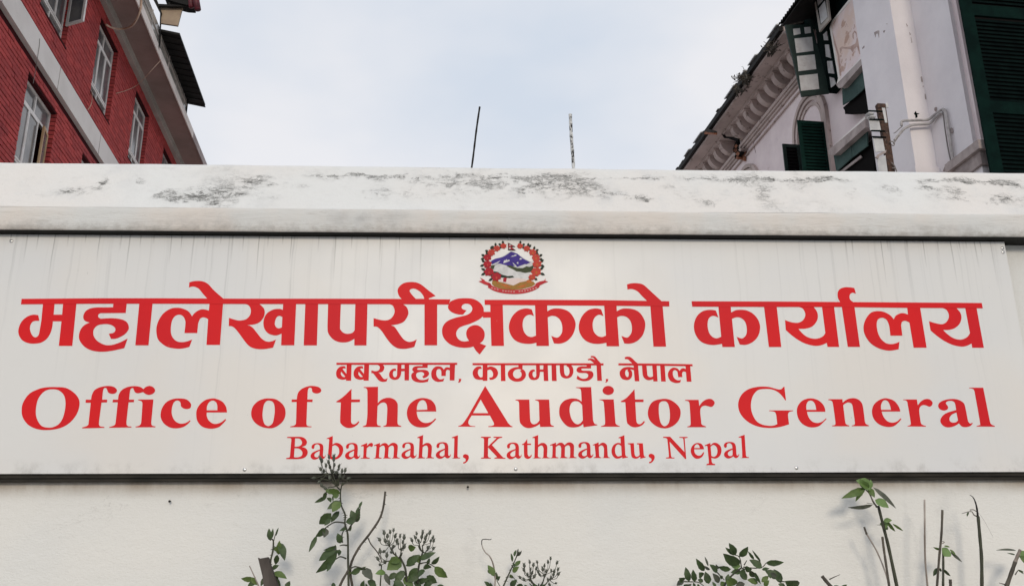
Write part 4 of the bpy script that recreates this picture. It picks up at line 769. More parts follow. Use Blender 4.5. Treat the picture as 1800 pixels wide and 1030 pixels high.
# loose pipe and wires on the facade
c1 = lambda x, y: (x/3.432, y/3.432)
def hang(px, Ds, r, name, m, label, cat, n=6, k=6, g=None):
    P = []
    for (x, y), D in zip(px, Ds): u, h = LF.uh(*c1(x, y), D); P.append(LF.P(u, D, h))
    base = P[-1].copy(); o = MB().tube(smooth_path(P, k), r, n).build(name, m, None, True)
    return tag(o, label, cat, g)
hang([(640, 150), (665, 165), (705, 176), (755, 174), (795, 158), (825, 118), (848, 60), (853, 0), (845, -50)], [5.9, 5.88, 5.85, 5.7, 5.5, 5.36, 5.3, 5.3, 5.3], .020, 'hanging_pipe', 'cable', 'tan pipe looping down from the white slab edge to a window of the red building', 'pipe', 8)
hang([(968, 368), (915, 425), (870, 475), (820, 520), (760, 548), (700, 565)], [5.31, 5.4, 5.6, 5.9, 5.97, 5.98], .006, 'wire', 'cable', 'thin tan wire sagging from the soffit edge to the middle upper window', 'wire')
hang([(553, 545), (556, 590), (550, 630), (530, 665)], [5.97]*4, .007, 'wire', 'cable', 'short tan wire end dangling on red bricks left of the middle upper window', 'wire')
hang([(240, 235), (236, 290), (222, 375), (212, 440), (200, 505)], [5.92, 5.92, 5.92, 5.97, 5.98], .005, 'wire', 'wire', 'thin dark wire hanging across the pale floor band above the lower left window', 'wire')

# ------------------------------------------------------------------ old palace building on the right
PF = Facade(640, 1)
pb = empty('old_building', PF.P(24, 14, 0), 'old lavender plastered building on the right with bracketed cornice and dark green shutters', 'building')
k3 = lambda x, y: (1190+x/4.903, 100+y/4.903)
k4 = lambda x, y: (1350+x/5.724, y/5.724)
k5 = lambda x, y: (1480+x/5.422, 120+y/5.422)
k6 = lambda x, y: (1560+x/5.72, y/5.72)
kz = lambda x, y: (1360+x/10.3, y/10.3)
MB().fbox(PF, 15.8, 60, 12.0, 26, 0, 17.6).build('wall', 'pal', pb)
# mouldings and cornice
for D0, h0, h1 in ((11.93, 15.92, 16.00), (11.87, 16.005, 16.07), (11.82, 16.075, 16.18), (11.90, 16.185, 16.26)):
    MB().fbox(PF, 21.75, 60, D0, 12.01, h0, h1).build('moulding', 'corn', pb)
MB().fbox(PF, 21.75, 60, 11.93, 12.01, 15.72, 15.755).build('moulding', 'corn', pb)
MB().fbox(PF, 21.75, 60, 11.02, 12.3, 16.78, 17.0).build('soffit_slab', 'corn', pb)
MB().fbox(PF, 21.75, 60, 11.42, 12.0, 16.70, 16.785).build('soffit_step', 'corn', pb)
# curved bracket, one shape shared by all
def bracket_mesh():
    prof = [(0, 0)] ; Dm, Hm = .50, .46
    pr_ = [(0.0, 0.0)]
    for i in range(9): t = i/8*math.pi/2; pr_.append((.08+(Dm-.08)*math.sin(t)**1.0*(1), .02+(Hm-.06)*(1-math.cos(t))))
    pr_ += [(Dm, Hm), (0, Hm)]
    pr_ = [(a, b_) for a, b_ in pr_]
    w = .115; b_ = MB()
    side = -PF.n
    poly = [side*a + Vector((0, 0, h)) - PF.d*w for a, h in pr_]
    b_.prism(poly, PF.d*(2*w))
    me = bpy.data.meshes.new('modillion'); me.from_pydata([tuple(v) for v in b_.V], [], b_.F); me.materials.append(M['corn']); return me
bm_ = bracket_mesh(); base_pb = parent_loc(pb)
cap_ = MB().hexa([(-PF.n*D + PF.d*u + Vector((0, 0, h))) for h in (.40, .455) for (u, D) in ((-.15, 0), (.15, 0), (.15, .56), (-.15, .56))])
mc = bpy.data.meshes.new('modillion_cap'); mc.from_pydata([tuple(v) for v in cap_.V], [], cap_.F); mc.materials.append(M['corn'])
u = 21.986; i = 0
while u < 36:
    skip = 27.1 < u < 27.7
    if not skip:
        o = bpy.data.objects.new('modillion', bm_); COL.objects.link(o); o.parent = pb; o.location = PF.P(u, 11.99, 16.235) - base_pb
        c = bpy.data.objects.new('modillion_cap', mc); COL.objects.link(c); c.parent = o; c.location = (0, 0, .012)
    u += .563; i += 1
for (x0, y0, sz, m_) in ((500, 800, 40, 'brickraw'), (520, 835, 34, 'brickraw'), (490, 840, 26, 'ledge'), (540, 800, 24, 'corn'), (505, 770, 28, 'brickraw'), (515, 870, 22, 'brickraw')):
    fpoly(PF, 11.74 + sz*.001, [(x0-sz*.5, y0+sz*.2), (x0+sz*.1, y0-sz*.6), (x0+sz*.6, y0-sz*.1), (x0+sz*.15, y0+sz*.7)], k3, .2, 'exposed_brick', m_, pb)
fpoly(PF, 11.78, [(430, 690), (480, 700), (520, 722), (525, 800), (560, 830), (500, 880), (480, 800), (505, 730), (450, 708)], k3, .1, 'cornice_crack', 'void', pb)
fpoly(PF, 11.40, [(380, 660), (410, 690), (440, 688), (520, 705), (524, 730), (440, 705), (405, 702)], k3, .08, 'cornice_crack', 'void', pb)
fpoly(PF, 11.92, [(545, 800), (582, 795), (580, 900), (560, 890)], k3, .07, 'exposed_brick', 'brickraw', pb)
# roof: rough slab edge and sloping tiles, each row seen along the eave
rr = random.Random(11)
for row_ in range(3):
    mb = MB(); u = 21.75
    while u < 60:
        L = rr.uniform(.16, .26); dz = rr.uniform(-.03, .045)+.07*mnoise.noise(Vector((u*.8, row_, 0))); dD = rr.uniform(-.07, .05)
        D0 = 10.97 + row_*.30 + dD; z = 17.02 + row_*.10 + dz + (.05 if 27 < u < 28 else 0)
        mb.hexa([PF.P(a, D, h) for dh in (0, .05) for (a, D, h) in ((u, D0, z+dh), (u+L-.012, D0, z+dh), (u+L-.012, D0+.55, z+.19+dh), (u, D0+.55, z+.19+dh))])
        u += L
    tag(mb.build('roof_tiles', 'tile', pb), kind='stuff')
mb = MB(); u = 21.8
while u < 45:
    L = rr.uniform(.2, .9)
    if rr.random() < .6: mb.hexa([PF.P(a, D, h) for dh in (0, .035) for (a, D, h) in ((u, 10.855, 17.06+dh), (u+L, 10.855, 17.05+dh), (u+L, 10.99, 17.10+dh), (u, 10.99, 17.11+dh))])
    u += L + rr.uniform(.05, .5)
tag(mb.build('mortar_crust', 'pvc', pb), kind='stuff')
MB().hexa([PF.P(a, D, h) for dh in (0, .08) for (a, D, h) in ((21.75, 11.0, 17.0+dh), (60, 11.0, 17.0+dh), (60, 15.5, 18.4+dh), (21.75, 15.5, 18.4+dh))]).build('roof_deck', 'tile', pb)
MB().fbox(PF, 21.75, 60, 10.90, 11.05, 16.85, 17.01).build('eave_board', 'black', pb)
fpoly(PF, 10.85, [(235, 655), (250, 640), (318, 655), (316, 672), (236, 668)], k3, .12, 'loose_brick', 'brickraw', pb)
fpoly(PF, 10.84, [(235, 640), (250, 620), (316, 642), (316, 655), (250, 648)], k3, .12, 'loose_brick', 'tile', pb)
# blind arches over the windows of the far wall
def arch(uc, hs, r, name='arch_moulding'):
    for r0, r1, D0, m_ in ((r*.86, r*.97, 11.93, 'corn'), (r*.97+.03, r*1.1+.03, 11.89, 'corn'), (r*.70, r*.80, 11.96, 'corn')):
        mb = MB(); n = 22
        for i in range(n):
            a, b_ = math.pi*i/n, math.pi*(i+1)/n
            c = [(uc+math.cos(t)*q, hs+math.sin(t)*q) for t, q in ((a, r0), (a, r1), (b_, r1), (b_, r0))]
            mb.hexa([PF.P(x, D0, z) for x, z in c] + [PF.P(x, 12.01, z) for x, z in c])
        for s_ in (-1, 1):
            mb.fbox(PF, uc+s_*r0 if s_ > 0 else uc-r1, uc+r1 if s_ > 0 else uc-r0, D0, 12.01, hs-4, hs)
        mb.build(name, m_, pb)
arch(22.65, 14.35, .92); arch(27.3, 14.35, .92)
def louvre(u, Dl, Dr, h0, h1, name, label, mfr, msl, pitch, stile=.10, tl=0.0, rails=()):
    """shutter leaf standing square to the facade, seen face on"""
    f = MB(); th = .045
    f.fbox(PF, u, u+th, Dl, Dl+stile, h0, h1); f.fbox(PF, u, u+th, Dr-stile, Dr, h0, h1)
    f.fbox(PF, u, u+th, Dl+stile, Dr-stile, h1-stile, h1); f.fbox(PF, u, u+th, Dl+stile, Dr-stile, h0, h0+stile)
    for r_ in rails: f.fbox(PF, u, u+th, Dl+stile, Dr-stile, r_-stile*.5, r_+stile*.5)
    o = f.build(name, mfr, pb); o['label'] = label
    h = h0+stile; me = None; n = 0
    while h < h1-stile-pitch*.4:
        if not any(abs(h+pitch*.5-r_) < stile*.5+pitch*.45 for r_ in rails):
            q = [PF.P(uu, D, hh) for dh in (0, .012) for (uu, D, hh) in ((u+.004, Dl+stile, h+dh), (u+.004, Dr-stile, h+dh), (u+.04, Dr-stile, h+pitch*.75+dh), (u+.04, Dl+stile, h+pitch*.75+dh))]
            if me is None:
                s_ = MB().hexa(q).build('slat', msl, o); me = s_.data; hb = h; lb = s_.location.copy()
            else:
                s_ = bpy.data.objects.new('slat', me); COL.objects.link(s_); s_.parent = o; s_.location = lb + Vector((0, 0, h-hb))
        h += pitch
    MB().fbox(PF, u+th+.001, u+th+.006, Dl+stile, Dr-stile, h0, h1-.01).build('shutter_backing', 'void', o)
    return o
louvre(21.8, 11.17, 11.985, 10.5, 14.10, 'louvred_shutter', 'lower dark green louvred shutter with its slats in full view', 'gpaint', 'gpaint', .098)
louvre(23.4, 11.45, 11.985, 10.5, 14.22, 'louvred_shutter', 'nearly black shutter leaf half hidden behind the louvred one', 'gframe', 'void', .1)
MB().fbox(PF, 21.9, 23.4, 11.985, 11.998, 10.5, 14.15).build('window_opening', 'void', pb)
# nearest, very large shutter at the right edge
louvre(15.3, 11.71, 13.6, 3.0, 18.5, 'louvred_shutter', 'huge almost black green shutter nearest to the viewer', 'gblack', 'gdark', .092, .27, rails=(10.95, 13.2))
# pilaster group
MB().fbox(PF, 17.2, 18.7, 11.40, 12.05, 0, 18.5).build('pilaster', 'pilaster', pb)
MB().fbox(PF, 15.93, 17.199, 11.91, 12.6, 0, 18.5).build('pilaster', 'pilaster', pb)
MB().fbox(PF, 15.5, 15.929, 12.2, 12.9, 0, 18.5).build('wall_return', 'pilaster', pb)
_, hb = PF.Dh(*k5(825, 945), 17.15)
MB().fbox(PF, 17.12, 18.76, 11.33, 11.97, 0, hb).build('pilaster_base', 'pilaster', pb)
# ledge of the near window surround
_, h1_ = PF.Dh(*k5(1290, 715), 15.6); _, h2_ = PF.Dh(*k5(1290, 795), 15.6)
MB().fbox(PF, 15.45, 16.6, 11.66, 12.4, h2_, h1_).build('window_ledge', 'ledge', pb)
MB().fbox(PF, 15.56, 16.5, 11.74, 12.4, h2_-.28, h2_-.002).build('window_ledge', 'ledge', pb)
MB().fbox(PF, 15.65, 16.4, 11.80, 12.4, 0, h2_-.285).build('window_surround', 'pilaster', pb)
# projecting bay: spalled pink panel with white rounded border, slab and green boards below
fpoly(PF, 11.60, [(835, -90), (835, 5), (650, 215), (622, 280), (640, 400), (705, 790), (690, 850), (735, 860), (1000, 600), (1000, -90)], k4, .45, 'bay_panel', 'pink', pb)
fpoly(PF, 11.59, [(835, -30), (835, 8), (660, 215), (640, 280), (662, 440), (728, 800), (745, 850), (690, 850), (705, 790), (640, 400), (619, 280), (645, 212)], k4, .03, 'bay_border', 'band', pb)
fpoly(PF, 11.50, [(685, 855), (700, 838), (1000, 530), (1000, 590), (745, 882), (712, 890)], k4, .5, 'hood_slab', 'ledge', pb)
fpoly(PF, 11.55, [(690, 845), (1000, 515), (1000, 545), (700, 868)], k4, .4, 'hood_slab', 'band', pb)
fpoly(PF, 11.66, [(745, 890), (1000, 600), (1010, 840), (940, 920), (850, 1000), (752, 1060)], k4, .03, 'valance_board', 'gboard', pb)
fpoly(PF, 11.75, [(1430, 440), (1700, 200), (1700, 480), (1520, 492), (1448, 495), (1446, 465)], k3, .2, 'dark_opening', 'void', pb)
fpoly(PF, 11.42, [(1300, 822), (1312, 800), (1620, 540), (1620, 610), (1360, 845), (1325, 850)], k3, .55, 'hood_slab', 'ledge', pb)
fpoly(PF, 11.47, [(1308, 805), (1620, 515), (1620, 560), (1325, 830)], k3, .45, 'hood_slab', 'band', pb)
fpoly(PF, 11.58, [(1350, 850), (1500, 710), (1508, 870), (1385, 980), (1372, 985)], k3, .03, 'valance_board', 'gboard', pb)
fpoly(PF, 11.585, [(1503, 708), (1640, 585), (1640, 770), (1512, 868)], k3, .03, 'valance_board', 'gboard', pb)
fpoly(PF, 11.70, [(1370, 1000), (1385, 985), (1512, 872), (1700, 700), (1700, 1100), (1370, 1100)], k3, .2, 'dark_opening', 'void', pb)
fpoly(PF, 11.64, [(1400, 990), (1580, 850), (1590, 868), (1430, 990)], k3, .03, 'inner_rail', 'ledge', pb)
# bay above: dark timber, casement standing square to the facade, corrugated hood
fpoly(PF, 11.68, [(180, 250), (310, 0), (310, -200), (980, -200), (835, 5), (640, 215), (622, 280), (705, 790), (585, 940), (540, 900), (480, 300)], k4, .3, 'bay_timber', 'gdark', pb)
def leafwin(u, conv, outer, panes, mfr, name, label, mp_='dirtyglass'):
    o = campoly(PF, u, outer, conv, .05, name, mfr, pb); o['label'] = label
    for p in panes: campoly(PF, u-.006, p, conv, .008, 'pane', mp_, o)
    return o
leafwin(20.9, kz, [(205, 455), (690, 450), (1010, 1630), (1010, 1690), (510, 1750)], [[(352, 528), (475, 515), (490, 618), (365, 645)], [(553, 500), (665, 490), (678, 600), (567, 615)], [(378, 705), (695, 672), (722, 925), (412, 965)], [(422, 1022), (742, 992), (772, 1255), (450, 1295)], [(462, 1375), (795, 1340), (825, 1615), (495, 1650)]], 'gframe', 'casement_window', 'dark green casement leaf standing open with five dusty panes')
for p in ([(893, 630), (960, 570), (980, 735), (910, 735)], [(925, 812), (990, 812), (1032, 1060), (945, 1030)], [(962, 1110), (1050, 1110), (1090, 1340), (990, 1330)], [(1010, 1400), (1085, 1420), (1118, 1520), (1035, 1590)]):
    fpoly(PF, 11.66, p, kz, .02, 'pane', 'dirtyglass', pb)
fr_ = fpoly(PF, 11.40, [(715, -100), (960, -100), (1010, 360), (825, 585)], kz, .05, 'casement_window', 'cove', pb); fr_['label'] = 'grey framed window leaf high under the corrugated hood'
fpoly(PF, 11.392, [(790, 170), (740, -100), (930, -100), (968, 315), (850, 455)], kz, .007, 'window_rebate', 'gdark', fr_)
fpoly(PF, 11.384, [(815, 160), (925, 20), (975, 315), (855, 440)], kz, .006, 'pane', 'dirtyglass', fr_)
fpoly(PF, 11.384, [(770, -100), (910, -100), (912, -10), (800, 110)], kz, .006, 'pane', 'dirtyglass', fr_)
# corrugated hood over the bay
u0_, hE = PF.uh(*kz(90, 455), 10.75); mb = MB(); n = 0
uu = u0_; dl = .13
def hz(u): return hE + .0*(u0_-u)
while uu > 12:
    for k_ in range(4):
        a, b_ = uu-dl*k_/4, uu-dl*(k_+1)/4; za, zb_ = .045*math.sin(2*math.pi*k_/4), .045*math.sin(2*math.pi*(k_+1)/4)
        mb.hexa([PF.P(a, 10.75, hE+za), PF.P(b_, 10.75, hE+zb_), PF.P(b_, 12.2, hE+.55+zb_), PF.P(a, 12.2, hE+.55+za), PF.P(a, 10.75, hE+za+.012), PF.P(b_, 10.75, hE+zb_+.012), PF.P(b_, 12.2, hE+.562+zb_), PF.P(a, 12.2, hE+.562+za)])
    uu -= dl
tag(mb.build('corrugated_hood', 'black', pb), kind='stuff')
MB().hexa([PF.P(a, D, h) for dh in (-.05, 0) for (a, D, h) in ((u0_-.05, 10.82, hE-.03+dh), (12, 10.82, hE-.03+dh), (12, 12.1, hE+.46+dh), (u0_-.05, 12.1, hE+.46+dh))]).build('hood_frame', 'black', pb)
# flaked spots and cracks of the palace plaster
def flake(conv, D, pts, m='ledge'):
    fpoly(PF, D, pts, conv, .03, 'flaked_patch', m, pb)
for q in ([(1065, 330), (1105, 310), (1118, 312), (1115, 385), (1106, 340), (1085, 345), (1080, 380)], [(1155, 315), (1178, 308), (1165, 335)], [(945, 490), (965, 462), (970, 478), (950, 495)], [(1190, 238), (1200, 240), (1196, 250)]): flake(k4, 11.394, q)
for q in ([(752, 85), (762, 80), (772, 130), (764, 135)], [(790, 245), (797, 250), (803, 295), (795, 285)], [(772, 168), (777, 170), (778, 180), (773, 180)]): campoly(PF, 17.19, q, k5, .02, 'flaked_patch', 'ledge', pb)
for q in ([(190, 240), (205, 262), (200, 270)], [(222, 325), (234, 350), (228, 355)], [(236, 375), (250, 430), (244, 432)], [(338, 775), (350, 825), (343, 820)], [(376, 960), (390, 1000), (382, 998)]): campoly(PF, 17.19, q, k6, .02, 'flaked_patch', 'ledge', pb)
for q in ([(1235, 445), (1243, 400), (1252, 398), (1258, 435), (1245, 432)], [(1240, 445), (1246, 438), (1244, 458)]): flake(k3, 11.985, q, 'void')
for q in ([(690, 430), (705, 410), (712, 430), (740, 432), (716, 440), (722, 465), (706, 475), (702, 445)],): campoly(PF, 17.18, q, k5, .02, 'flaked_patch', 'gdark', pb)
for q in ([(880, 380), (892, 372), (888, 415), (878, 400)], [(975, 945), (1010, 890), (1030, 905), (1022, 960), (960, 985)], [(1030, 575), (1042, 570), (1050, 610), (1036, 620)]): flake(k5, 11.87, q, 'ledge')
for q in ([(650, 700), (665, 780), (676, 830), (668, 790), (656, 735)], [(600, 858), (625, 835), (615, 850)], [(648, 735), (700, 680), (720, 668), (660, 735)]): flake(k3, 11.985, q)
for q in ([(720, 490), (745, 470), (775, 480), (830, 470), (880, 440), (895, 380), (905, 420), (925, 545), (918, 548), (895, 470), (860, 500), (850, 530), (830, 500), (770, 492), (745, 492), (728, 540)], [(650, 330), (680, 440), (715, 560), (735, 760), (722, 770), (700, 560), (665, 440)], [(850, 340), (870, 312), (888, 330), (892, 380), (884, 345), (868, 325), (858, 350), (862, 400), (850, 380)]): flake(k4, 11.594, q, 'spall')
# service pipes clipped to the pilasters
def ppt(x, y, conv=k5):
    u, h = PF.uh(*conv(x, y), 11.85)
    if u > 17.05: D, h = PF.Dh(*conv(x, y), 17.07); return PF.P(17.07, D, h)
    return PF.P(u, 11.85, h)
def svc(pts, r, label, m='pipe', name='service_pipe', cat='pipe', grp=None):
    o = MB().tube(smooth_path([ppt(x, y) for x, y in pts], 4), r, 8).build(name, m, None, True); return tag(o, label, cat, grp)
svc([(570, 550), (565, 520), (590, 503), (720, 498), (820, 492), (880, 445), (945, 400)], .03, 'upper grey service pipe crossing the palace pilasters, its left end hooked down')
svc([(500, 690), (540, 640), (600, 575), (690, 540), (830, 530), (880, 480), (940, 425), (962, 430)], .03, 'lower grey service pipe on the palace pilasters, slanting down to the insulator post')
svc([(960, 390), (985, 420), (1010, 560), (1040, 760), (1060, 900), (1070, 1000)], .034, 'pale vertical service pipe running down the right-hand palace pilaster')
svc([(965, 440), (985, 600), (1010, 760), (1040, 900)], .014, 'thin dark cable beside the pale vertical pipe on the palace pilaster', 'wire', 'cable', 'cable')
svc([(575, 555), (545, 580), (520, 605), (495, 622)], .009, 'thin twisted wire dangling from the hooked pipe end on the palace pilaster', 'wire', 'wire', 'wire')
# insulator post in front of the pilaster
UP_ = 16.2
def q5(x, y, u=UP_): D, h = PF.Dh(*k5(x, y), u); return PF.P(u, D, h)
ip = empty('insulator_post', q5(440, 1300), 'rusty steel post with porcelain insulators and white plastic strips beside the pilaster', 'post')
def slab(pts, th, name, m, u=UP_):
    P = [q5(x, y, u) for x, y in pts]; return MB().prism(P, PF.d*th).build(name, m, ip)
slab([(330, 350), (375, 338), (415, 345), (420, 375), (475, 760), (545, 1250), (500, 1250), (440, 960), (395, 700), (345, 400)], .07, 'steel_channel', 'rust')
slab([(340, 335), (415, 340), (412, 372), (345, 380)], .09, 'channel_cap', 'rust', UP_-.02)
slab([(380, 378), (412, 380), (432, 520), (412, 520)], .01, 'limewash_patch', 'pvc', UP_-.012)
slab([(418, 345), (430, 320), (445, 375), (420, 378)], .02, 'bracket_tab', 'pvc')
slab([(255, 480), (352, 492), (372, 590), (272, 590)], .02, 'plastic_strip', 'pvc', UP_-.05)
slab([(295, 655), (388, 668), (412, 790), (322, 800)], .02, 'plastic_strip', 'pvc', UP_-.05)
slab([(335, 860), (415, 830), (470, 1250), (380, 1250)], .02, 'plastic_strip', 'pvc', UP_-.05)
for y in (408, 487, 597, 655):
    MB().tube([q5(250+(y-400)*.16, y, UP_-.07), q5(385+(y-400)*.13, y+6, UP_-.07)], .018, 6).build('iron_bracket', 'gdark', ip)
for (x, y) in ((265, 440), (280, 470)):
    p = q5(x, y, UP_-.09); rings = [(.0, .04), (.012, .078), (.03, .085), (.045, .05), (.06, .03)]
    b_ = MB(); b_.tube([p + Vector((0, 0, z-.03)) for z, _ in rings], [r_ for _, r_ in rings], 14); b_.build('insulator', 'pvc', ip, True)
slab([(318, 850), (345, 820), (425, 780), (420, 805), (360, 835), (345, 862)], .03, 'bent_plate', 'ledge', UP_-.08)
for pts in ([(455, 705), (480, 700), (500, 720), (490, 740), (470, 730)], [(490, 720), (520, 680), (545, 640)], [(470, 900), (500, 930), (520, 980)], [(480, 950), (510, 960), (525, 1000)]):
    MB().tube(smooth_path([q5(x, y, UP_-.05) for x, y in pts], 3), .012, 5).build('wire_end', 'wire', ip)
# weeds rooted in the palace eave
def weed(conv, x, y, r, n, seed, label):
    rr = random.Random(seed); mb = MB(); u, h = PF.uh(*conv(x, y), 10.9); b0 = PF.P(u, 10.92, h)
    for i in range(n):
        a = rr.uniform(-1.3, 1.3); l = r*rr.uniform(.4, 1); d = Vector((math.sin(a)-.25, rr.uniform(-.5, .5), math.cos(a)*.9)).normalized()
        p1 = b0 + d*l*.5 + Vector((rr.uniform(-.03, .03), 0, .02)); p2 = b0 + d*l + Vector((0, 0, -l*.12))
        mb.tube([b0 + Vector((rr.uniform(-.09, .09), rr.uniform(-.3, .3), 0)), p1, p2], [.020, .014, .006], 3)
        for k in range(2):
            c = p1.lerp(p2, rr.random()); e = c + Vector((rr.uniform(-1, 1), rr.uniform(-1, 1), rr.uniform(-.4, 1)))*.09; w = Vector((rr.uniform(-1, 1), 0, rr.uniform(-1, 1)))*.035
            mb.add([c, (c+e)/2+w, e, (c+e)/2-w], [(0, 1, 2, 3)])
    tag(mb.build('roof_weed', 'stemk', None), label, 'weed', 'weeds growing out of the palace eave')
weed(k3, 605, 215, .55, 26, 1, 'spiky dry weed on the palace eave, bushier, between the highest and the lowest tuft')
weed(k3, 540, 312, .42, 16, 2, 'thin wispy weed on the palace eave, the lowest of the row')
weed(k4, 45, 520, .50, 24, 3, 'dark weed tuft on the palace eave nearest the corrugated hood')

# ------------------------------------------------------------------ bars standing on the boundary wall
def rod(base, tip, Y, r, name, m, label):
    a, b_ = onY(*base, Y), onY(*tip, Y); b_.y = Y-.01; n = 14; P = []
    a = a + (a-b_).normalized()*.05
    for i in range(n+1): t = i/n; P.append(a.lerp(b_, t) + Vector((.0009*math.sin(t*7), 0, 0)))
    o = MB().tube(P, [r*(1+.1*math.sin(i*2.3)) for i in range(n+1)], 9).build(name, m, None); return tag(o, label, 'metal bar')
rod((829, 294), (843, 190), .12, .0052, 'reinforcing_bar', 'blackrod', 'thin black leaning metal bar on top of the white wall against the sky')
rod((1008, 296), (1002, 203), .12, .0090, 'reinforcing_bar', 'flakerod', 'thicker bar with flaking black and white paint on top of the white wall')

# ------------------------------------------------------------------ plants in front of the wall
def leaf_geo(mb, b, t, wid, tw, cup=.12):
    ax = t-b; L = ax.length
    if L < 1e-5: return
    view = ((b+t)/2 - CAM).normalized(); sd = ax.cross(view).normalized(); nr = sd.cross(ax).normalized()
    side = sd*math.cos(tw) + nr*math.sin(tw); nr2 = nr*math.cos(tw) - sd*math.sin(tw)
    n = 7; V = []; hw = wid*L/2/max(.45, abs(math.cos(tw)))
    for i in range(n+1):
        s = i/n; w = hw*(math.sin(math.pi*min(1, s**.80))**.85 if 0 < s < 1 else .03)
        c = b + ax*s + nr2*(-cup*L*(s*(1-s))*2) ; e = nr2*(w*.28)
        jw = 1 + .06*math.sin(i*2.7+L*400)*(0 < i < n)
        V += [c - side*w*jw - e, c, c + side*w*(2-jw) - e]
    Fc = []
    for i in range(n):
        a = 3*i; Fc += [(a, a+1, a+4, a+3), (a+1, a+2, a+5, a+4)]
    mb.add(V, Fc)
class Plant:
    def __init__(s, ox, oy, sc_, Y, root, label, cat, name, seed=0):
        s.cv = lambda x, y: (ox+x/sc_, oy+y/sc_); s.Y = Y; s.r = random.Random(seed)
        p = onY(*s.cv(*root), Y); s.root = Vector((p.x, Y, soil_z(p.x, Y)-.02))
        s.o = empty(name, s.root, label, cat)
    def P(s, x, y, dy=0.0): return onY(*s.cv(x, y), s.Y+dy)
    def stem(s, pts, r0, r1, m='stemg', ground=False, name='stem', thorns=0, n=7, dy=0.0):
        P = smooth_path([s.P(x, y, dy) for x, y in pts], 4)
        if ground:
            a = P[0]; g = s.root + Vector((s.r.uniform(-.03, .03), s.r.uniform(-.03, .03), 0)); P = [g, g.lerp(a, .45)+Vector((.01, .01, 0)), g.lerp(a, .8)] + P
        L = len(P); mb = MB().tube(P, [(r0+(r1-r0)*i/(L-1))*(1+.07*math.sin(i*1.9)) for i in range(L)], n)
        for k in range(thorns):
            i = s.r.randrange(L//3, L-1); c = P[i]; d = Vector((s.r.choice((-1, 1)), s.r.uniform(-.3, .3), -.3)).normalized(); q = r0+(r1-r0)*i/(L-1)
            mb.tube([c + d*q*.5, c + d*(q+.0075)], [.0028, .0004], 4)
        return mb.build(name, m, s.o, True)
    def leaves(s, L, cls='leafd'):
        for it in L:
            x0, y0, x1, y1, w = it[:5]; m = it[5] if len(it) > 5 else cls
            d = s.r.uniform(-.02, .02); mb = MB()
            leaf_geo(mb, s.P(x0, y0, d), s.P(x1, y1, d+s.r.uniform(-.03, .02)), w, s.r.uniform(-.6, .6)); mb.build('leaf', m, s.o, True)
    def buds(s, pts, hub, rs=.0075, m='bud'):
        st = MB(); bd = MB()
        subs = []
        for x, y in pts[::4]:
            q = s.P(x*.52+hub[0]*.48 + (x-hub[0])*.12, y*.5+hub[1]*.5, s.r.uniform(-.02, .02)); subs.append((q, (x*.58+hub[0]*.42, y*.5+hub[1]*.5)))
            st.tube(smooth_path([s.P(*hub), s.P(*hub).lerp(q, .5)+Vector(((q.x-s.P(*hub).x)*.15, 0, -.004)), q], 3), [.0026]*7, 5)
        for x, y in pts:
            d = s.r.uniform(-.035, .035); b = s.P(x, y, d); h = min(subs, key=lambda t: (t[1][0]-x)**2*1.5+(t[1][1]-y)**2)[0]; mid = h.lerp(b, .55) + Vector(((b.x-h.x)*.22, 0, -.008))
            st.tube(smooth_path([h, mid, b], 3), [.0016]*7, 4)
            ax = (b-mid).normalized(); q = rs*s.r.uniform(.8, 1.15)
            bd.tube([b-ax*q*.9, b-ax*q*.3, b+ax*q*.5, b+ax*q*1.4, b+ax*q*2.2], [q*.35, q*.85, q, q*.55, q*.1], 6)
            for k in range(4):
                a = s.r.uniform(0, 6.3); e = Vector((math.cos(a), .5*math.sin(a), .0))*q; bd.tube([b+ax*q*1.0+e*.5, b+ax*q*2.5+e*1.1], [.0014, .0004], 3)
        st.build('bud_stalks', 'stemg', s.o); tag(bd.build('buds', m, s.o, True), kind='stuff')

p = Plant(400, 790, 4.286, -.19, (345, 1029), 'young rose shoot with a closed leaf bud beside the upright grey plank', 'rose shoot', 'rose_shoot', 1)
p.stem([(335, 1029), (322, 860), (340, 770), (345, 690), (328, 670)], .005, .003, 'stemg', True, thorns=9)
p.stem([(345, 700), (360, 640), (372, 620)], .0022, .0015)
p.leaves([(325, 685, 312, 592, .42), (330, 670, 342, 592, .3), (365, 650, 385, 586, .22), (345, 735, 378, 770, .6, 'leafm'), (385, 790, 392, 683, .40, 'leafm'), (392, 700, 430, 835, .40), (375, 790, 362, 865, .5), (335, 900, 388, 870, .55), (345, 925, 447, 972, .38, 'leafm'), (355, 925, 372, 1000, .5), (200, 975, 102, 970, .42, 'leafm'), (215, 985, 150, 1035, .5), (440, 1050, 470, 988, .6), (180, 960, 235, 1020, .45, 'leafm'), (345, 960, 400, 1030, .5), (280, 960, 250, 1030, .4)])
tag(MB().prism([onY(*p.cv(x, y), -.24) for x, y in ((228, 812), (240, 820), (303, 808), (318, 860), (380, 1029), (470, 1500), (330, 1500), (262, 950))], Vector((0, .035, 0))).build('wooden_stake', 'plank'), 'grey weathered plank stuck upright among the roses', 'plank')
q_ = Plant(400, 790, 4.286, -.23, (240, 1040), 'thin tan dry reed leaning left of the grey plank', 'dry reed', 'dry_reed', 2)
q_.stem([(238, 1035), (205, 960), (165, 874)], .0035, .002, 'stemp', True)

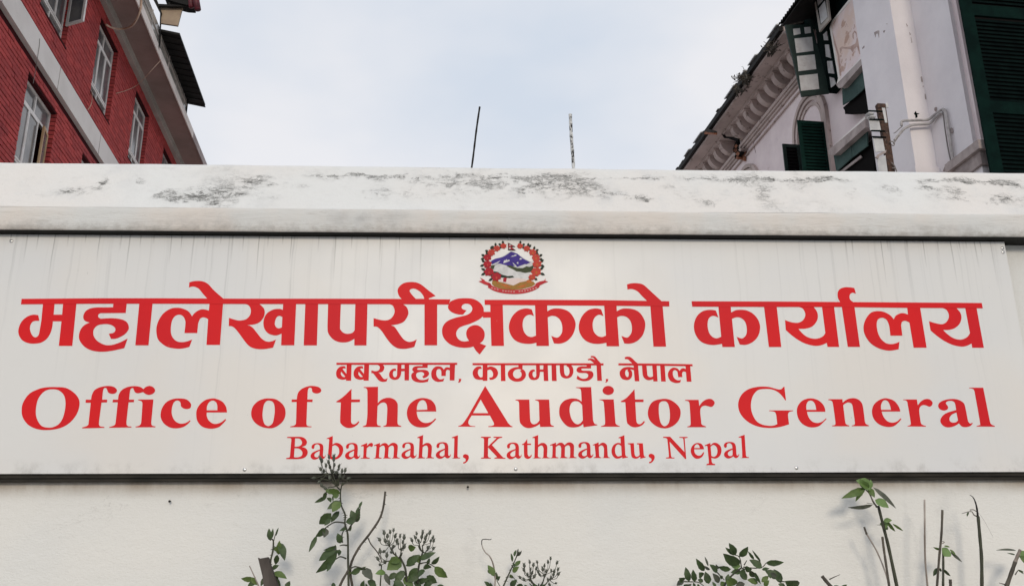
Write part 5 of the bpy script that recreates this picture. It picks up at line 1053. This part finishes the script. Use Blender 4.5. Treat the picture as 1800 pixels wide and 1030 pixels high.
p = Plant(400, 790, 4.286, -.20, (920, 1029), 'tallest rose stem whose bud cluster reaches over the lower edge of the sign', 'rose bush', 'rose_bush', 5)
p.stem([(912, 1029), (908, 850), (905, 640), (884, 560), (886, 490), (857, 420), (850, 345), (855, 290), (868, 245)], .0052, .0026, 'stemg', True, thorns=16, n=9)
p.stem([(845, 1029), (870, 975), (912, 905)], .006, .005, 'stemk')
for a in ([(880, 550), (810, 545), (755, 575), (735, 592)], [(900, 720), (870, 717), (845, 722)], [(895, 820), (850, 805), (815, 825)], [(908, 610), (930, 570), (965, 530), (990, 480), (1000, 430)], [(915, 905), (960, 880), (1040, 900)], [(865, 700), (862, 640), (880, 600)], [(850, 330), (800, 320), (740, 318)], [(845, 300), (780, 240), (700, 215)], [(860, 270), (900, 240), (930, 212)]):
    p.stem(a, .0035, .0022, thorns=2)
p.leaves([(750, 350, 655, 399, .30), (850, 325, 760, 300, .55, 'leafm'), (840, 345, 790, 350, .8, 'leafm'), (800, 330, 738, 305, .6, 'leafm'), (745, 320, 718, 360, .6), (755, 360, 778, 398, .5), (790, 352, 792, 395, .22), (848, 390, 750, 448, .45, 'leafd'), (848, 392, 790, 470, .7, 'leafm'), (842, 463, 780, 548, .42), (780, 478, 690, 560, .62), (775, 520, 730, 572, .5), (738, 590, 725, 662, .62, 'leafg'), (735, 592, 662, 655, .5), (672, 650, 612, 772, .26), (960, 535, 930, 455, .62), (965, 530, 890, 545, .7), (900, 590, 842, 612, .35), (985, 525, 985, 430, .42), (990, 440, 1015, 388, .3), (955, 540, 1000, 505, .5), (920, 615, 935, 570, .4), (850, 705, 828, 628, .62), (850, 700, 820, 650, .5), (820, 725, 722, 757, .28), (815, 760, 688, 835, .45), (812, 715, 808, 800, .3, 'leafg'), (815, 780, 845, 760, .5), (825, 780, 665, 928, .30), (775, 850, 748, 918, .42), (840, 750, 838, 800, .6), (905, 910, 918, 940, .9, 'leafm'), (930, 935, 1010, 885, .5), (1000, 905, 1045, 880, .3), (1020, 895, 1092, 982, .55, 'leafg'), (1055, 985, 1120, 1040, .6), (1015, 1045, 1030, 983, .5), (800, 1045, 795, 1000, .6), (1050, 1040, 1040, 1005, .5)])
p.buds([(710, 88), (700, 70), (762, 98), (800, 80), (742, 125), (703, 150), (772, 135), (838, 128), (835, 150), (862, 165), (885, 160), (725, 165), (765, 60), (800, 62), (655, 212), (712, 272), (738, 292), (692, 240), (905, 218), (868, 210), (820, 175), (785, 170), (750, 190), (805, 120), (770, 215), (845, 205)], (838, 268), .0075)

p = Plant(400, 790, 4.286, -.17, (945, 1029), 'bare grey rose cane curving up to the right, cut off at its tip', 'bare cane', 'bare_cane', 6)
p.stem([(940, 1029), (925, 880), (985, 745), (1065, 640), (1140, 530), (1172, 440), (1188, 315)], .0058, .0046, 'stemk', True, thorns=7, n=9)
p.stem([(1060, 665), (1080, 710), (1135, 780), (1165, 850)], .003, .0022, 'stemk')

p = Plant(400, 790, 4.286, -.21, (1345, 1029), 'leafy rose with two grey-green bud clusters, just left of the bare wall gap', 'rose bush', 'rose_bush', 7)
p.stem([(1350, 1029), (1340, 900), (1300, 810)], .006, .004, 'stemg', True); p.stem([(1430, 1010), (1440, 880), (1470, 770)], .005, .0035); p.stem([(1150, 1029), (1160, 870)], .003, .0025, 'stemg')
p.stem([(1450, 858), (1500, 850), (1560, 882)], .003, .002)
p.leaves([(1305, 820, 1200, 905, .75, 'leafm'), (1300, 830, 1230, 850, .5, 'leafm'), (1360, 735, 1418, 735, .85, 'leafm'), (1450, 828, 1568, 773, .36), (1350, 870, 1448, 790, .5), (1340, 870, 1415, 862, .3), (1475, 885, 1537, 885, .5), (1537, 862, 1597, 803, .38), (1560, 880, 1657, 962, .52, 'leafm'), (1272, 930, 1210, 978, .6), (1190, 925, 1113, 935, .5, 'leafl'), (1185, 930, 1225, 1022, .4, 'leafg'), (1330, 910, 1260, 1000, .55), (1430, 890, 1360, 965, .6), (1445, 935, 1355, 992, .6), (1500, 950, 1578, 1002, .65), (1420, 1000, 1520, 970, .4), (1330, 960, 1400, 1032, .6, 'leafm'), (1250, 990, 1335, 1035, .5), (1545, 1000, 1475, 1025, .6), (1580, 1025, 1640, 1035, .5), (1400, 1000, 1462, 1032, .6), (1500, 862, 1522, 815, .5), (1300, 965, 1352, 915, .5), (1390, 1010, 1330, 990, .6), (1460, 830, 1400, 810, .7, 'leafm'), (1480, 900, 1440, 960, .5), (1290, 1010, 1240, 1040, .6)])
p.buds([(1180, 630), (1250, 610), (1225, 625), (1147, 680), (1205, 655), (1262, 655), (1300, 655), (1330, 665), (1320, 700), (1285, 710), (1190, 690), (1215, 710), (1250, 730), (1150, 770), (1180, 765), (1135, 825), (1150, 865), (1200, 800), (1235, 770), (1275, 690), (1330, 735), (1310, 750), (1185, 850)], (1290, 815), .0072)
p.buds([(1425, 635), (1470, 625), (1522, 630), (1500, 648), (1415, 665), (1390, 685), (1552, 690), (1545, 665), (1462, 660), (1490, 670), (1530, 690), (1550, 745), (1510, 740), (1440, 690), (1480, 700)], (1478, 775), .0066)

p = Plant(810, 900, 7.923, -.16, (470, 1029), 'pale dry cane with a thin black kinked tip, left of the small rose shoot', 'dry cane', 'dry_cane', 8)
p.stem([(472, 1035), (478, 900), (450, 720), (400, 610), (345, 562), (308, 500), (293, 450)], .0038, .0024, 'stemp', True)
p.stem([(293, 455), (292, 395), (312, 376), (360, 374), (405, 380), (427, 368)], .0021, .0015, 'blackrod', name='withered_tip')
p.leaves([(462, 890, 375, 733, .50, 'leafm'), (440, 860, 372, 805, .5, 'leafm'), (490, 942, 492, 828, .5), (505, 940, 552, 890, .6), (405, 1045, 325, 962, .45), (440, 1050, 412, 975, .5)])
p.stem([(500, 945), (552, 1040)], .0018, .0018)
p = Plant(810, 900, 7.923, -.18, (590, 1029), 'small thorny rose shoot with folded young leaves beside a low bud cluster', 'rose shoot', 'rose_shoot', 9)
p.stem([(590, 1035), (640, 920), (685, 825), (740, 700), (800, 560)], .0042, .0022, 'stemg', True, thorns=7)
p.leaves([(715, 690, 698, 568, .26), (745, 615, 772, 522, .38), (790, 610, 850, 530, .3, 'leafg'), (790, 595, 800, 503, .25, 'leafg'), (770, 620, 820, 540, .3), (745, 765, 735, 700, .5), (758, 752, 832, 672, .50, 'leafm'), (722, 832, 812, 755, .55, 'leafm'), (690, 860, 728, 918, .55, 'leafm'), (695, 1045, 785, 935, .55), (780, 1010, 870, 1030, .7), (740, 780, 700, 730, .3)])
p.stem([(715, 885), (790, 975)], .0016, .0014)
p = Plant(810, 900, 7.923, -.20, (1080, 1029), 'low spreading cluster of small grey-green rose buds in the middle of the wall', 'rose bush', 'rose_bush', 10)
p.stem([(1080, 1040), (1085, 990)], .004, .003, 'stemg', True)
p.buds([(885, 750), (960, 700), (1010, 740), (1065, 700), (880, 810), (970, 800), (1050, 790), (1165, 750), (1215, 700), (1250, 650), (1337, 710), (1352, 800), (1300, 830), (1260, 820), (1357, 865), (1255, 910), (1165, 890), (1100, 870), (1142, 800), (830, 910), (885, 940), (960, 940), (1020, 900), (1322, 985), (1232, 1000), (1290, 870), (990, 850), (1080, 830), (1190, 830), (1215, 940), (930, 870)], (1090, 1040), .0062)
p.leaves([(1060, 1040, 1000, 1000, .6), (1180, 1040, 1120, 1005, .5), (930, 1040, 880, 1010, .5)])

p = Plant(1160, 920, 7.5, -.21, (950, 825), 'dark round-leaved bush low against the wall to the right of centre', 'bush', 'leafy_bush', 11)
p.stem([(840, 850), (880, 760), (960, 670), (1075, 580)], .005, .0035, 'stemg', True)
for a in ([(1075, 580), (1060, 480), (1040, 430), (990, 412), (960, 412)], [(1075, 580), (1200, 640), (1330, 790)], [(320, 762), (420, 765), (510, 772), (580, 820)], [(1100, 570), (1250, 585), (1350, 570), (1400, 515)], [(1110, 545), (1145, 482)], [(1330, 540), (1310, 480), (1260, 420)], [(755, 640), (850, 740)], [(1600, 760), (1700, 770)]): p.stem(a, .0028, .0016)
p.leaves([(385, 760, 338, 570, .46), (460, 762, 435, 602, .46), (318, 755, 220, 815, .62, 'leafg'), (320, 745, 250, 715, .7), (385, 830, 315, 800, .9), (465, 835, 440, 775, .6), (585, 622, 475, 458, .38), (555, 700, 515, 640, .9), (645, 790, 598, 630, .6), (635, 750, 640, 660, .7, 'leafm'), (570, 760, 500, 735, .8), (662, 603, 583, 557, .4, 'leafg'), (637, 560, 590, 430, .22, 'leafg'), (757, 642, 653, 535, .46), (775, 595, 738, 533, .5, 'leafg'), (935, 600, 768, 568, .44), (1055, 530, 833, 393, .50), (1062, 565, 930, 540, .7, 'leafl'), (1000, 412, 862, 312, .35), (997, 412, 910, 253, .48), (997, 405, 987, 320, .35), (1045, 432, 1162, 300, .48), (1240, 468, 1160, 360, .26), (1330, 495, 1215, 343, .16), (1345, 585, 1178, 475, .5), (1395, 515, 1635, 507, .34), (1142, 742, 1050, 615, .6), (1062, 622, 933, 645, .5), (1292, 782, 1150, 738, .55, 'leafm'), (782, 775, 695, 652, .5, 'leafg'), (825, 722, 785, 680, .6), (985, 810, 920, 700, .8, 'leafm'), (880, 770, 905, 662, .6), (1610, 760, 1500, 600, .52), (1560, 720, 1385, 615, .55), (1540, 700, 1465, 645, .7, 'leafg'), (1345, 605, 1445, 590, .4), (1260, 700, 1180, 605, .55), (1340, 765, 1430, 690, .6, 'leafm'), (1830, 810, 1648, 755, .62), (1650, 840, 1560, 790, .7), (1000, 815, 1120, 790, .75, 'leafg'), (735, 840, 690, 765, .5), (520, 840, 500, 790, .7), (1380, 830, 1442, 745, .6, 'leafm'), (1120, 590, 1215, 600, .7), (1080, 600, 1130, 720, .6), (1250, 640, 1330, 790, .3), (1500, 660, 1600, 780, .5), (860, 830, 800, 760, .9, 'leafm'), (930, 830, 870, 750, .8, 'leafm'), (1420, 640, 1460, 720, .5, 'leafm')])

S4 = (1440, 820, 4.906)
p = Plant(*S4, -.18, (680, 1029), 'tall dark green stem topped with fresh bright green leaves close under the sign', 'young tree', 'leafy_plant', 12)
p.stem([(672, 1040), (600, 700), (555, 520), (515, 360), (508, 335)], .0078, .0058, 'stemg', True, n=10); p.stem([(500, 350), (465, 300), (435, 235), (398, 195)], .0045, .002, 'stemk'); p.stem([(478, 322), (410, 312)], .0015, .001, 'stemk')
p.leaves([(448, 185, 318, 118, .55, 'leafl'), (425, 185, 350, 105, .6, 'leafl'), (440, 188, 445, 112, .55, 'leafl'), (398, 193, 192, 273, .26, 'leafm'), (392, 196, 313, 300, .28, 'leafm'), (425, 185, 478, 265, .52, 'leafm'), (465, 178, 662, 360, .16, 'leafg'), (482, 285, 600, 355, .55, 'leafl'), (462, 328, 245, 350, .14, 'leafg'), (558, 465, 575, 540, .8, 'leafl'), (556, 462, 628, 462, .6, 'leafl'), (590, 470, 657, 558, .28, 'leafm'), (632, 490, 725, 553, .18, 'leafm'), (548, 503, 490, 500, .08, 'leafg'), (575, 530, 592, 545, .6, 'leafd')])
def cane(root, label, stems, leaves=(), m='stemk', name='cut_cane', cat='cane', seed=20, Y=-.19):
    c = Plant(*S4, Y, root, label, cat, name, seed)
    for i, (pts, r0, r1, mm) in enumerate(stems): c.stem(pts, r0, r1, mm, i == 0, n=8)
    c.leaves(leaves); return c
cane((590, 1029), 'pale dry cane leaning left behind the leafy stem, with a frayed tip', [([(598, 1000), (560, 880), (500, 735), (440, 630), (408, 578)], .0035, .0035, 'stemp'), ([(410, 582), (395, 540), (388, 518)], .005, .0045, 'stemk')], Y=-.16, seed=21)
cane((605, 1029), 'short grey cane cut flat, tight beside the leafy stem', [([(605, 1040), (575, 830), (556, 700), (545, 602)], .0058, .0055, 'stemk')], seed=22, Y=-.20)
cane((935, 1029), 'straight whitish dry cane standing alone between the leafy stem and the twin canes', [([(935, 1040), (915, 820), (910, 600), (910, 450), (908, 284)], .0042, .0042, 'stemp')], seed=23)
cane((1030, 1029), 'pair of grey canes bound together with a few small leaves, right of the whitish cane', [([(1015, 1040), (1035, 780), (1055, 570), (1062, 372)], .0056, .0052, 'stemk'), ([(1068, 1040), (1070, 850), (1068, 700)], .0056, .005, 'stemg'), ([(1035, 655), (1060, 662), (1080, 650), (1062, 642)], .0018, .0018, 'stemp')],
     [(1075, 772, 1105, 700, .85, 'leafl'), (1040, 712, 982, 692, .22, 'leafm'), (1075, 682, 1127, 692, .25, 'leafm'), (1125, 712, 1180, 765, .3, 'leafm'), (1135, 735, 1233, 822, .22, 'leafg'), (1018, 872, 985, 943, .42), (1075, 880, 1132, 942, .26), (1045, 872, 1050, 905, .5)], seed=24)
cane((1133, 1040), 'low cane stub right of the twin canes, only its round tip showing', [([(1133, 1045), (1132, 1000), (1130, 970)], .0062, .0070, 'stemk')], seed=25)
cane((1403, 1029), 'thick straight green stem with a black withered curved tip', [([(1403, 1040), (1400, 790), (1385, 600), (1370, 428)], .0082, .0068, 'stemg'), ([(1368, 432), (1360, 360), (1345, 300), (1325, 262), (1300, 243)], .0050, .0012, 'blackrod'), ([(1368, 430), (1335, 415), (1310, 385), (1230, 403)], .0034, .001, 'stemk'), ([(1300, 372), (1330, 370), (1355, 385)], .002, .002, 'stemk'), ([(1372, 395), (1420, 460), (1470, 550), (1500, 607)], .0005, .0004, 'wire')],
     [(1290, 390, 1275, 430, .35)], seed=26)
cane((1625, 1029), 'thick dark cane at the right edge, leaning right, narrow leaves at its cut top', [([(1610, 1045), (1655, 920), (1690, 820)], .0098, .0085, 'stemk'), ([(1688, 825), (1710, 770), (1733, 715)], .0086, .0068, 'stemp'), ([(1690, 930), (1720, 890), (1762, 905)], .0025, .001, 'stemk'), ([(1605, 1015), (1550, 1000)], .003, .001, 'stemk')],
     [(1700, 722, 1522, 720, .09, 'leafg'), (1690, 758, 1618, 743, .14), (1745, 722, 1775, 790, .9, 'leafl'), (1740, 760, 1765, 830, .5, 'leafm'), (1720, 890, 1765, 925, .3)], seed=27)
cane((110, 1040), 'short dark cane stub leaning left, to the left of the leafy green stem', [([(112, 1045), (60, 985), (25, 942)], .0088, .0078, 'stemk'), ([(88, 970), (130, 950), (180, 928)], .0028, .001, 'stemk')], [(130, 1035, 165, 1022, .6), (190, 1035, 242, 1015, .4)], seed=28)
# little nails left in the plaster
for px, py, lb in ((300, 880, 'tiny dark nail in the plaster at the left, below the sign'), (822, 855, 'tiny dark nail in the plaster below the middle of the sign')):
    a = onY(px, py, 0); o = MB().tube([a + Vector((0, .01, 0)), a + Vector((.001, -.02, -.004)), a + Vector((.001, -.021, -.004))], [.0028, .0028, .006], 6).build('nail', 'frame'); tag(o, lb, 'nail')

# top-level meshes get their origin at their own base
for o in list(sc.objects):
    if o.type == 'MESH' and o.parent is None and o.get('category') and o.data.users == 1:
        vs_ = [v.co for v in o.data.vertices]; lo = min(vs_, key=lambda v: v.z); c = Vector((lo.x, lo.y, lo.z))
        o.data.transform(Matrix.Translation(-c)); o.location = c
# smooth-shaded solids keep crisp caps, leaves stay soft
bpy.context.view_layer.update()
